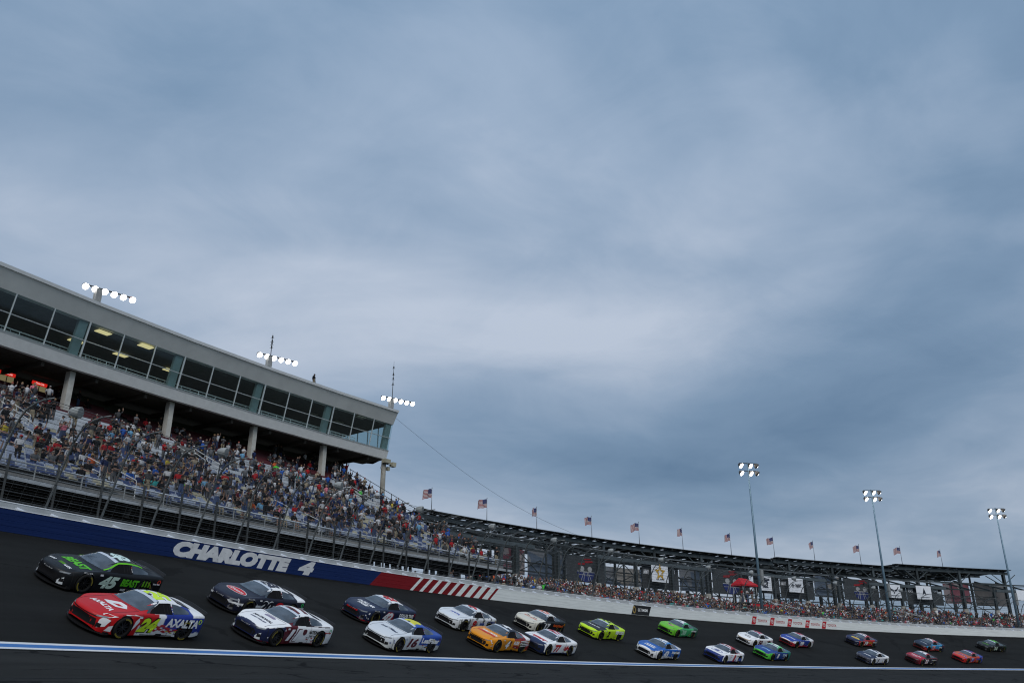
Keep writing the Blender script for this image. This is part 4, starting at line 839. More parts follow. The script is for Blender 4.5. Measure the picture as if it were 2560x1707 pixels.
def pchip(x, y, q):
    h = np.diff(x); d = np.diff(y, axis=0) / h[:, None]; m = np.zeros_like(y)
    for k in range(1, len(x) - 1):
        w1, w2 = 2 * h[k] + h[k - 1], h[k] + 2 * h[k - 1]; ok = d[k - 1] * d[k] > 0
        m[k] = np.where(ok, (w1 + w2) / np.where(ok, w1 / np.where(ok, d[k - 1], 1) + w2 / np.where(ok, d[k], 1), 1), 0)
    m[0], m[-1] = d[0], d[-1]; i = np.clip(np.searchsorted(x, q) - 1, 0, len(x) - 2); t = ((q - x[i]) / h[i])[:, None]; H = h[i][:, None]
    return y[i] * (2 * t**3 - 3 * t**2 + 1) + m[i] * H * (t**3 - 2 * t**2 + t) + y[i + 1] * (-2 * t**3 + 3 * t**2) + m[i + 1] * H * (t**3 - t**2)
def catmull(P, n):
    """P (..., k, 2) -> smooth half profile, n points per span, with the mirror point as end condition"""
    ext = np.concatenate([2 * P[:, :1] - P[:, 1:2], P, P[:, -2:-1] * np.array([-1, 1])], 1); out = []
    for k in range(P.shape[1] - 1):
        p0, p1, p2, p3 = ext[:, k], ext[:, k + 1], ext[:, k + 2], ext[:, k + 3]
        for j in range(n):
            t = j / n; out.append(0.45 * (p1 + (p2 - p1) * t) + 0.55 * 0.5 * ((2 * p1) + (-p0 + p2) * t + (2 * p0 - 5 * p1 + 4 * p2 - p3) * t * t + (-p0 + 3 * p1 - 3 * p2 + p3) * t**3))
    out.append(P[:, -1]); return np.stack(out, 1)
AXF, AXR, ARCH, WR = 1.40, -1.39, 0.392, 0.352
def body_grid(kind):
    S = ST.copy(); S[:, 2::2] = 0.12 + (S[:, 2::2] - 0.12) * ZS; S[7:12, 11] *= 0.965; S[7:12, 13] *= 0.955
    if kind == 'b':   S[1:3, 2::2] *= 0.985; S[3:5, 16] += 0.015                       # lower, blunter nose
    if kind == 'c':   S[2:6, 14] += 0.02; S[2:6, 12] += 0.012; S[0:3, 2::2] += 0.015   # raised hood
    x = -S[:, 0]; q = np.concatenate([np.linspace(-2.38, -2.14, 9), np.linspace(-2.10, 2.10, 88), np.linspace(2.14, 2.38, 9)])
    prof = pchip(x, S[:, 1:], q).reshape(len(q), 8, 2); half = catmull(prof, 5)        # (nx, 36, 2)
    full = np.concatenate([half, half[:, -2::-1] * np.array([-1, 1])], 1)              # left side up, right side down
    X = -q[:, None] + np.zeros(full.shape[:2]); y, z = full[..., 0], full[..., 1]
    sm = lambda a: np.clip(a, 0, 1)**2 * (3 - 2 * np.clip(a, 0, 1))
    X = X - 0.27 * (np.abs(y) / 0.85)**2.2 * sm((X - 1.50) / 0.85) + 0.10 * (np.abs(y) / 0.9)**2 * sm((-X - 1.8) / 0.65)
    V = np.stack([X, y, z], -1); nx, ny = V.shape[:2]; V = V.reshape(-1, 3)
    idx = np.arange(nx * ny).reshape(nx, ny); Q = np.stack([idx[:-1, :-1], idx[:-1, 1:], idx[1:, 1:], idx[1:, :-1]], -1).reshape(-1, 4)
    cap = [tuple(idx[0]), tuple(idx[-1][::-1])]
    return V, Q, cap
BODY = {}
for kind in 'abc':
    V, Q, cap = body_grid(kind); bvh = BVHTree.FromPolygons([tuple(v) for v in V], [tuple(q) for q in Q] + cap)
    V2 = V.copy(); drop = np.zeros(len(Q), bool)
    for ax in (AXF, AXR):
        dx, dz = V[:, 0] - ax, V[:, 2] - WR; d = np.hypot(dx, dz); ins = (d < ARCH) & (np.abs(V[:, 1]) > 0.6)
        al = ins[Q].all(1); drop |= al; mixed = ins[Q].any(1) & ~al; mv = np.unique(Q[mixed]); mv = mv[ins[mv]]
        s = ARCH / np.maximum(d[mv], 1e-6); V2[mv, 0] = ax + dx[mv] * s; V2[mv, 2] = WR + dz[mv] * s
    e1 = V[Q[:, 1]] - V[Q[:, 0]]; e2 = V[Q[:, 3]] - V[Q[:, 0]]; nq = np.cross(e1, e2); nq /= np.linalg.norm(nq, axis=1)[:, None] + 1e-9
    if nq[np.argmax(V[Q].mean(1)[:, 2])][2] < 0: nq = -nq
    nv = np.zeros_like(V)
    for c in range(4): np.add.at(nv, Q[:, c], nq)
    nv /= np.linalg.norm(nv, axis=1)[:, None] + 1e-9
    BODY[kind] = dict(V=V2, Q=Q[~drop], cap=cap, bvh=bvh, n=nv)
def lat(pts, n=28):    # lathe about the y axis
    vs = [(r * math.cos(2 * math.pi * k / n), y, r * math.sin(2 * math.pi * k / n)) for r, y in pts for k in range(n)]
    return vs, [(i * n + k, i * n + (k + 1) % n, (i + 1) * n + (k + 1) % n, (i + 1) * n + k) for i in range(len(pts) - 1) for k in range(n)]
C_tyre = pm('tyre_rubber', (0.012, 0.012, 0.012), 0.75, var=0.2); C_rim = pm('rim_dark', (0.035, 0.035, 0.037), 0.35, metal=0.7); C_yel = pm('tyre_print_yellow', (0.30, 0.24, 0.035), 0.6); C_glass = None
C_blk = pm('car_black_plastic', (0.010, 0.010, 0.011), 0.5, var=0.1); C_hole = pm('car_opening_black', (0.004, 0.004, 0.005), 0.9, var=0); C_net = pm('window_net', (0.02, 0.02, 0.022), 0.9, var=0.2)
C_ban = pm('windscreen_banner', (0.52, 0.58, 0.66), 0.4, var=0.03); C_white = pm('decal_white', (0.78, 0.78, 0.78), 0.35, var=0.02, coat=0.3); C_head = pm('headlight_decal', (0.22, 0.24, 0.26), 0.2)
def car_glass(name, col):
    m = bpy.data.materials.new(name); m.use_nodes = True; b = m.node_tree.nodes['Principled BSDF']; b.inputs['Base Color'].default_value = (*col, 1); b.inputs['Roughness'].default_value = 0.06; b.inputs['Specular IOR Level'].default_value = 0.8; b.inputs['Coat Weight'].default_value = 0.6
    t = m.node_tree; tcn = N(t, 'ShaderNodeTexCoord'); nz = N(t, 'ShaderNodeTexNoise', Scale=2.5, Detail=3.0); L(t, tcn.outputs['Object'], nz.inputs['Vector'])
    r = ramp(t, [(0.35, tuple(c * 0.6 for c in col)), (0.7, tuple(c * 1.5 for c in col))]); L(t, nz.outputs[0], r.inputs[0]); L(t, r.outputs[0], b.inputs['Base Color']); return m
C_glass = car_glass('windscreen_glass', (0.050, 0.062, 0.078)); C_sglass = car_glass('side_glass', (0.020, 0.024, 0.030)); C_paint = attr_mat('car_paint', 0.42, 0.12, 0.22)
_dm = {}
def dmat(c):
    k = tuple(round(x, 4) for x in c)
    if k not in _dm: _dm[k] = pm('decal_colour_%d' % len(_dm), c, 0.45, var=0.03, coat=0.05)
    return _dm[k]
# shared wheel
vs, fs = lat([(0.20, -.15), (0.335, -.15), (0.352, -.125), (0.352, .115), (0.338, .148), (0.285, .158), (0.236, .150), (0.232, .10)])
m = MB(); m.add(vs, fs); ME_tyre = m.mesh('tyre', C_tyre, True)
m = MB(); vs, fs = lat([(0.234, .145), (0.234, .02), (0.10, .035), (0.10, .0)], 24); m.add(vs, fs)
for k in range(10):
    a = 2 * math.pi * k / 10; d = Vector((math.cos(a), 0, math.sin(a))); e = Vector((-math.sin(a), 0, math.cos(a))); m.box(d * 0.145 + Vector((0, .085, 0)), d * 0.088, e * 0.020, (0, .03, 0))
vs, fs = lat([(0.001, .13), (0.045, .13), (0.065, .09)], 12); m.add(vs, fs); ME_rim = m.mesh('rim', C_rim)
m = MB()
for a0 in (0.35, 3.5):
    n = 9; 
    for i in range(n):
        a, b = a0 + i * 0.13, a0 + i * 0.13 + 0.10; m.add([(r * math.cos(t), 0.1555 + (0.0035 if r > .29 else 0.0045), r * math.sin(t)) for r, t in ((.268, a), (.318, a), (.318, b), (.268, b))], [(0, 1, 2, 3)])
ME_let = m.mesh('tyre_lettering', C_yel)
m = MB(); vs, fs = lat([(ARCH + .01, 0.0), (ARCH + .01, -.38), (0.02, -.38)], 24); m.add(vs, fs); ME_well = m.mesh('wheel_well', C_hole)
# shared flat pieces
m = MB(); pl = [(2.43 - 0.32 * (abs(y) / 0.85)**2.2, y) for y in np.linspace(-0.92, 0.92, 15)] + [(1.85, 0.93), (1.85, -0.93)]; n = len(pl)
m.add([(x, y, 0.085) for x, y in pl] + [(x, y, 0.115) for x, y in pl], [tuple(range(n))[::-1], tuple(range(n, 2 * n))] + [(i, (i + 1) % n, n + (i + 1) % n, n + i) for i in range(n)]); ME_split = m.mesh('splitter', C_blk)
m = MB(); m.abox((-2.3, -0.90, 0.10), (2.0, 0.90, 0.16)); ME_under = m.mesh('undertray', C_blk)
m = MB()
for s0 in (-1, 1): m.add([(-2.22, .0, .905), (-2.24, .78 * s0, .885), (-2.18, .84 * s0, .875), (-2.32, .84 * s0, .955), (-2.36, .78 * s0, .985), (-2.38, .0, 1.02), (-2.25, .0, .905), (-2.27, .78 * s0, .885), (-2.21, .84 * s0, .875), (-2.35, .84 * s0, .955), (-2.39, .78 * s0, .985), (-2.41, .0, 1.02)],
      [(0, 1, 4, 5), (1, 2, 3, 4), (6, 11, 10, 7), (7, 10, 9, 8), (5, 4, 10, 11), (4, 3, 9, 10)])
ME_spoil = m.mesh('spoiler', C_blk)
def zsc(z): return 0.12 + (z - 0.12) * ZS
def decal(kind, vs, fs, fr, mat, name, parent, lift=0.005, g=0.09, org=(0, 0)):
    """lay a flat shape on the body: fr L/R side, T hood (read from the front), U roof (read from the left), F nose"""
    v2, f2 = cut_grid(np.asarray(vs, float), fs, g, g); bvh = BODY[kind]['bvh']; out = []; ok = []
    for a, b in v2:
        if fr == 'L': o, d = Vector((org[0] - a, 2, zsc(org[1] + b))), Vector((0, -1, 0))
        elif fr == 'R': o, d = Vector((org[0] + a, -2, zsc(org[1] + b))), Vector((0, 1, 0))
        elif fr == 'T': o, d = Vector((org[0] - b, org[1] + a, 3)), Vector((0, 0, -1))
        elif fr == 'U': o, d = Vector((org[0] - a, org[1] - b, 3)), Vector((0, 0, -1))
        else: o, d = Vector((5, (org[0] + a) * 0.9, zsc(org[1] + b))), Vector((-1, 0, 0))
        h, nrm, i, dist = bvh.ray_cast(o, d)
        if h is None: out.append((0, 0, 0)); ok.append(False); continue
        if nrm.dot(d) > 0: nrm = -nrm
        out.append(tuple(h + nrm * lift)); ok.append(abs(nrm.dot(d)) > 0.12)
    m = MB(); m.add(out, [f for f in f2 if all(ok[i] for i in f)])
    if not m.f: return None
    me = m.mesh(name, mat, True); bb = bmesh.new(); bb.from_mesh(me); bmesh.ops.delete(bb, geom=[v for v in bb.verts if not v.link_faces], context='VERTS'); bb.to_mesh(me); bb.free()
    return put(bpy.data.objects.new(name, me), parent, False)
def word(kind, s, fr, org, w, h, mat, name, parent, shear=0.15, bold=0.02, lift=0.007, outline=None, ow=0.05):
    if outline is not None:
        vs, fs, tw = text_mesh(s, shear, bold + ow)
        v0, _, t0 = text_mesh(s, shear, bold); k = (tw - t0) / 2 * w / t0 * 0.6
        decal(kind, vs * np.array([(w + 2 * k) / tw, h * 1.12]) + np.array([-w / 2 - k, -h * 0.56]), fs, fr, outline, name + '_outline', parent, lift - 0.0025, 0.09, org)
    vs, fs, tw = text_mesh(s, shear, bold)
    return decal(kind, vs * np.array([w / tw, h]) + np.array([-w / 2, -h / 2]), fs, fr, mat, name, parent, lift, 0.09, org)
def poly(p): return p, [tuple(range(len(p)))]
WS = [(-.70, -.70), (-.72, -.30), (-.60, .02), (-.53, .10), (0, .085), (.53, .10), (.60, .02), (.72, -.30), (.70, -.70), (.36, -.80), (0, -.84), (-.36, -.80)]
def wob(x, y, z, f, s): return np.sin(x * f + s) * 0.5 + np.sin(z * f * 1.7 + x * f * 0.6 + s * 2.1) * 0.35 + np.sin(y * f * 1.3 - x * f * 1.9 + s) * 0.3
def paint_body(kind, base, rules):
    V, nv = BODY[kind]['V'], BODY[kind]['n']; x, y, z = V.T; z = 0.12 + (z - 0.12) / ZS; nz_ = nv[:, 2]; col = np.tile(np.array(base, float), (len(V), 1))
    hood = (x > 0.68) & (nz_ > 0.62) & (x < 2.25); roof = (z > 1.12) & (nz_ > 0.55); green = z > 0.9 - 0.02 * x
    R_ = {'hood': hood, 'roof': roof, 'nose': x > 2.10 - .28 * y * y, 'all': x > -9}
    for r in rules:
        k, c = r[0], np.array(r[1], float)
        if k in R_: mk = R_[k]
        elif k == 'front': mk = (x + r[3] * z + r[4] * wob(x, y, z, 5, 1.0) > r[2]) & ~(hood & (len(r) > 5)) & ~roof
        elif k == 'rear': mk = (x + r[3] * z + r[4] * wob(x, y, z, 6, 2.0) < r[2])
        elif k == 'low': mk = (z + r[3] * x + (r[4] if len(r) > 4 else 0) * wob(x, y, z, 7, 0.3) < r[2]) & (x < (r[5] if len(r) > 5 else 9))
        elif k == 'deck': mk = (x < -1.6) & (z > 0.86)
        elif k == 'band': mk = (z + r[4] * x > r[2]) & (z + r[4] * x < r[3])
        elif k == 'pillar': mk = (z > 0.88) & (x < 0.72) & (x > -1.9) & (nz_ < 0.8)
        elif k == 'camo': mk = wob(x * 2.2, y * 2.2, z * 2.2, r[2], r[3]) + 0.5 * wob(x * 3, y * 3, z * 3, r[2] * 1.9, r[3] + 1) > r[4]
        elif k == 'rearpillar': mk = (z > 0.86) & (x < -0.30) & (x > -1.9) & (nz_ < 0.9) & ~roof
        elif k == 'hoodfront': mk = hood & (x > r[2])
        elif k == 'fender': mk = (x > 0.75) & ~hood & (z < r[2])
        col[mk] = c
    return col
WHT, BLK, NAVY, RED, BLUE = (.82, .83, .84), (.008, .009, .011), (.010, .016, .045), (.48, .010, .012), (.018, .05, .30)
LIME, NEON, ORG, GRN, MAR = (.52, .78, .02), (.60, .85, .03), (.72, .27, .012), (.035, .40, .05), (.10, .008, .014)
ROYAL, SKY, GOLD, DKG, SIL = (.015, .11, .42), (.06, .33, .60), (.55, .35, .03), (.02, .12, .04), (.45, .47, .50)
# number, wheel contact (front left) in the photo, body kind, base, rules, number colour, outline, roof number colour, ring colour, words [(text, place, x, z/y, w, h, colour)], label
CARS = [
 ('45', (194, 1479), 'a', BLK, [('low', (.006, .006, .007), .2, 0)], (.62, .78, .66), None, (.62, .80, .76), (.80, .05, .02),
  [('BEAST', 'T', 1.32, .06, 1.30, .42, (.10, .50, .02)), ('HARD', 'T', 1.90, -.52, .36, .10, WHT), ('6.0%', 'T', 1.92, .40, .36, .13, WHT), ('BEAST', 'L', -.62, .56, .78, .26, (.10, .48, .02)), ('HARD', 'L', -.42, .27, .22, .08, WHT), ('6.0%', 'L', -.82, .25, .24, .08, WHT), ('Harris Teeter', 'L', -1.92, .64, .36, .06, WHT)],
  'black stock car number 45 with lime green lettering, highest on the left'),
 ('24', (288, 1592), 'b', WHT, [('front', RED, .36, .35, .10), ('hood', RED), ('rear', (.014, .035, .26), -.10, .30, .10), ('low', WHT, .40, -.05, .06, .75), ('roof', WHT), ('pillar', WHT), ('rearpillar', (.014, .035, .26)), ('deck', WHT)], NEON, BLK, NEON, NEON,
  [('AXALTA', 'T', 1.72, .02, 1.05, .22, WHT), ('AXALTA', 'L', -1.18, .63, 1.45, .27, WHT)],
  'red, white and blue flame-painted stock car number 24 leading on the inside'),
 ('20', (608, 1537), 'a', (.012, .014, .030), [('roof', WHT), ('deck', WHT), ('band', WHT, .44, .56, .02), ('low', (.012, .014, .030), .44, 0)], (.012, .012, .02), WHT, (.02, .02, .04), (.03, .55, .12),
  [('20', 'T', 9, 0, .1, .1, WHT)], 'black stock car number 20 with white roof and red oval on the hood'),
 ('11', (676.5, 1612), 'a', WHT, [('fender', (.012, .018, .06), .66), ('front', MAR, .50, .3, .03, 1), ('front', (.012, .018, .06), 1.15, .2, .03, 1), ('hood', WHT), ('roof', WHT), ('low', MAR, .17, 0), ('pillar', (.03, .012, .02))], WHT, MAR, MAR, (.03, .42, .12),
  [('NATIONAL', 'T', 1.50, .05, 1.05, .18, (.03, .03, .05)), ('DEBT RELIEF', 'T', 1.78, .05, .85, .10, (.12, .13, .2)), ('NATIONAL', 'L', -.92, .66, .68, .14, (.03, .03, .03)), ('DEBT RELIEF', 'L', -.92, .49, .52, .08, (.12, .12, .12)), ('SportClips', 'L', -1.86, .66, .42, .08, (.40, .01, .02))],
  'white stock car number 11 with maroon and navy front wing'),
 ('42', (927, 1559.6), 'a', (.012, .020, .055), [('roof', WHT), ('pillar', (.012, .020, .055)), ('low', (.30, .01, .015), .18, 0)], WHT, RED, RED, RED,
  [('DOLLAR', 'T', 1.30, .02, 1.15, .26, WHT), ('TREE', 'T', 1.62, .02, .72, .24, WHT), ('DOLLAR TREE', 'L', -1.28, .66, 1.25, .17, WHT)], 'navy stock car number 42 with white DOLLAR TREE lettering'),
 ('16', (988, 1627), 'b', (.62, .66, .70), [('rear', (.020, .07, .34), -.05, .35, .05), ('low', (.62, .64, .62), .40, 0), ('roof', (.02, .08, .40)), ('deck', (.020, .07, .34))], MAR, WHT, (.70, .65, .03), MAR,
  [('Leaf Filter', 'T', 1.35, .05, 1.05, .22, (.05, .07, .12)), ('LeafFilter', 'L', -1.18, .64, 1.50, .24, WHT)], 'white and blue stock car number 16 with yellow roof number'),
 ('9', (1151.7, 1575.6), 'b', (.66, .68, .70), [('camo', (.10, .11, .10), 3.6, .5, .45), ('camo', (.03, .035, .04), 3.3, 2.2, 1.45), ('hood', (.66, .70, .74)), ('roof', (.68, .70, .72))], RED, WHT, RED, (.55, .30, .02),
  [('NAPA', 'T', 1.42, .05, .75, .26, (.02, .06, .35)), ('NAPA', 'L', -.52, .55, .5, .16, (.02, .06, .30)), ('AUTO PARTS', 'L', -1.55, .70, .95, .14, (.02, .05, .22))], 'white camouflage stock car number 9 with blue hood badge'),
 ('4', (1234.7, 1628), 'c', ORG, [('rear', (.30, .02, .02), -.2, .2, .12), ('camo', (.012, .013, .02), 2.6, 1.0, .9), ('hood', ORG), ('front', ORG, 1.15, .1, .04), ('roof', (.010, .012, .025)), ('low', ORG, .30, -.04), ('pillar', BLK), ('deck', WHT)], WHT, BLK, WHT, GOLD,
  [('RUSH TRUCK', 'T', 1.25, .08, 1.1, .20, WHT), ('CENTERS', 'T', 1.52, .08, .8, .12, (.5, .02, .02)), ('RUSH', 'L', -.62, .62, .55, .2, WHT)], 'orange and black stock car number 4 close to the white stripe'),
 ('17', (1340, 1580), 'c', BLK, [('hood', (.68, .66, .58)), ('front', (.62, .60, .52), 1.5, .1, .03), ('roof', (.68, .68, .66)), ('camo', (.4, .38, .30), 2.6, 4.0, 1.6)], WHT, BLK, (.70, .10, .02), ORG,
  [('BODY GUARD', 'T', 1.45, .05, 1.1, .17, (.65, .08, .01)), ('BodyGuard', 'L', -1.15, .60, 1.30, .22, (.70, .09, .01))], 'cream and black stock car number 17 with orange lettering'),
 ('77', (1363.4, 1636.4), 'b', WHT, [('hoodfront', (.012, .025, .09), 1.75), ('low', (.012, .025, .09), .22, 0), ('roof', (.62, .64, .68)), ('nose', (.012, .02, .06))], RED, WHT, (.45, .02, .03), GOLD,
  [("chili's", 'T', 1.50, .05, .9, .26, RED), ("chili's", 'L', -.78, .56, .62, .26, RED), ('~', 'L', -1.72, .70, .6, .1, (.05, .05, .06))], 'white stock car number 77 with red chili lettering'),
 ('2', (1496.7, 1598), 'c', LIME, [('hood', (.012, .013, .014)), ('front', (.012, .013, .014), 1.75, -.9, .02), ('low', LIME, .40, 0), ('nose', LIME)], BLK, None, BLK, LIME,
  [('DURACELL', 'T', 1.30, .05, 1.1, .16, WHT), ('MENARDS', 'L', -1.35, .68, 1.25, .24, WHT)], 'fluorescent yellow stock car number 2 with black hood'),
 ('43', (1642.5, 1647.7), 'a', ROYAL, [('front', WHT, 1.45, .4, .03, 1), ('hood', ROYAL), ('low', (.70, .70, .70), .30, -.05, .03), ('pillar', (.68, .70, .72)), ('roof', (.06, .24, .55)), ('deck', (.6, .62, .66))], WHT, (.02, .15, .45), WHT, ROYAL,
  [('Advent', 'T', 1.38, .0, .9, .26, WHT), ('Health', 'T', 1.70, .06, .9, .26, WHT), ('AdventHealth', 'L', -1.22, .64, 1.30, .2, WHT)], 'bright blue and white stock car number 43'),
 ('38', (1689, 1591.4), 'c', (.05, .38, .14), [('hood', (.18, .55, .03)), ('front', (.14, .50, .03), 1.6, .2, .05), ('rear', (.02, .10, .06), -1.0, .3, .1), ('roof', (.08, .45, .22))], (.35, .65, .45), DKG, WHT, DKG,
  [('~', 'L', -1.40, .70, .9, .18, WHT)], 'all green stock car number 38 high on the banking'),
 ('7', (1808, 1657), 'b', WHT, [('nose', (.012, .025, .16)), ('low', (.012, .025, .16), .24, 0), ('front', (.02, .04, .2), 2.0, .3, .03, 1), ('roof', (.36, .012, .018)), ('pillar', (.34, .012, .018)), ('deck', WHT)], WHT, RED, WHT, BLUE,
  [('~', 'L', -1.25, .68, 1.0, .14, BLK)], 'white stock car number 7 with dark red roof and round blue hood emblem'),
 ('50', (1882.7, 1616), 'b', WHT, [('nose', WHT), ('low', (.05, .05, .08), .18, 0), ('roof', (.66, .64, .64))], MAR, WHT, (.45, .04, .10), RED,
  [('~', 'T', 1.30, -.1, .7, .2, BLK), ('~', 'T', 1.66, .15, .7, .2, BLK), ('~', 'L', -1.4, .68, 1.0, .12, (.2, .02, .03))], 'white stock car with gold nose strip and black patches on the hood'),
 ('8', (1927.3, 1650), 'b', (.012, .05, .22), [('front', (.08, .50, .05), 1.45, .1, .05, 1), ('nose', (.10, .55, .06)), ('hood', (.012, .05, .24)), ('roof', (.12, .50, .20)), ('pillar', (.10, .48, .06)), ('rear', (.02, .16, .14), -1.3, .3, .12), ('deck', (.02, .14, .16))], WHT, None, WHT, GRN,
  [('ZONE', 'T', 1.38, .05, .9, .28, (.30, .55, .80)), ('ZONE', 'L', -.95, .60, .8, .2, (.5, .65, .75))], 'dark blue and bright green stock car number 8'),
 ('99', (1988, 1618), 'b', (.015, .04, .24), [('nose', WHT), ('front', WHT, 1.75, .1, .04, 1), ('hood', (.02, .05, .30)), ('roof', (.55, .5, .55)), ('pillar', (.68, .68, .70)), ('rear', (.66, .66, .68), -1.0, .3, .10), ('low', (.35, .02, .03), .34, -.1, .05)], WHT, BLUE, (.4, .02, .05), RED,
  [('~', 'T', 1.42, .05, 1.05, .24, WHT)], 'blue, white and red stock car number 99 beside the white wall'),
 ('19', (2149.8, 1616), 'a', (.38, .02, .02), [('hood', (.012, .02, .08)), ('nose', (.012, .015, .05)), ('roof', (.36, .02, .03)), ('rear', (.05, .06, .12), -1.2, .3, .12), ('low', BLK, .2, 0)], WHT, BLK, WHT, GOLD,
  [('~', 'L', -.6, .58, .6, .22, (.55, .32, .03)), ('~', 'L', -1.5, .66, .8, .2, (.5, .5, .5))], 'red and navy stock car with a yellow patch on the hood'),
 ('1', (2180, 1660.5), 'a', (.66, .67, .69), [('hood', (.014, .022, .06)), ('nose', (.05, .05, .07)), ('low', (.014, .022, .06), .26, 0), ('roof', (.66, .66, .68)), ('deck', WHT)], (.03, .02, .04), WHT, (.05, .05, .09), GOLD,
  [('~', 'T', 1.35, .05, .8, .24, WHT), ('~', 'L', -1.3, .66, .9, .12, (.05, .06, .1))], 'white stock car with navy hood next to the white stripe on the right'),
 ('71', (2319, 1627), 'b', (.04, .26, .50), [('hood', (.010, .016, .04)), ('nose', (.015, .02, .03)), ('low', (.35, .03, .03), .40, -.05, .04), ('roof', (.45, .05, .06)), ('rear', (.02, .03, .06), -1.2, .4, .1)], (.6, .08, .05), WHT, WHT, RED,
  [('~', 'T', 1.30, .1, .9, .16, (.6, .65, .7)), ('~', 'L', -1.3, .6, .7, .2, WHT)], 'light blue stock car with black hood and red roof'),
 ('21', (2301.6, 1661.6), 'c', (.02, .014, .02), [('hood', (.42, .012, .035)), ('front', (.36, .012, .03), 1.55, .1, .03), ('nose', (.10, .01, .015)), ('roof', (.30, .012, .02)), ('pillar', (.22, .012, .02))], WHT, RED, WHT, RED,
  [('~', 'T', 1.28, .05, 1.1, .18, WHT), ('~', 'T', 1.62, .05, .8, .1, WHT), ('~', 'L', -1.3, .66, 1.1, .12, (.55, .55, .55))], 'crimson-hooded dark stock car near the right end of the pack'),
 ('10', (2416.6, 1657), 'b', (.50, .05, .02), [('rear', (.04, .06, .30), -.9, .4, .16), ('hood', (.48, .10, .04)), ('camo', (.05, .10, .42), 2.8, 3.0, 1.25), ('nose', (.50, .02, .02)), ('roof', (.40, .04, .06))], (.05, .08, .35), WHT, BLUE, ORG,
  [('~', 'T', 1.42, .05, .9, .3, (.04, .08, .38)), ('~', 'L', -1.0, .6, .9, .28, (.04, .08, .38))], 'orange-red and blue stock car last on the inside'),
 ('54', (2475, 1628), 'a', (.010, .012, .011), [('rear', (.014, .022, .016), -.8, .3, .1), ('roof', (.02, .09, .02))], (.5, .6, .5), None, (.12, .45, .05), DKG,
  [('~', 'T', 1.40, .05, .9, .3, (.08, .30, .02))], 'black and dark green stock car number 54 at the right picture edge'),
]
def circle(cx, cy, rx, ry, n=22): return [(cx + rx * math.cos(a), cy + ry * math.sin(a)) for a in np.linspace(0, 2 * math.pi, n + 1)[:-1]]
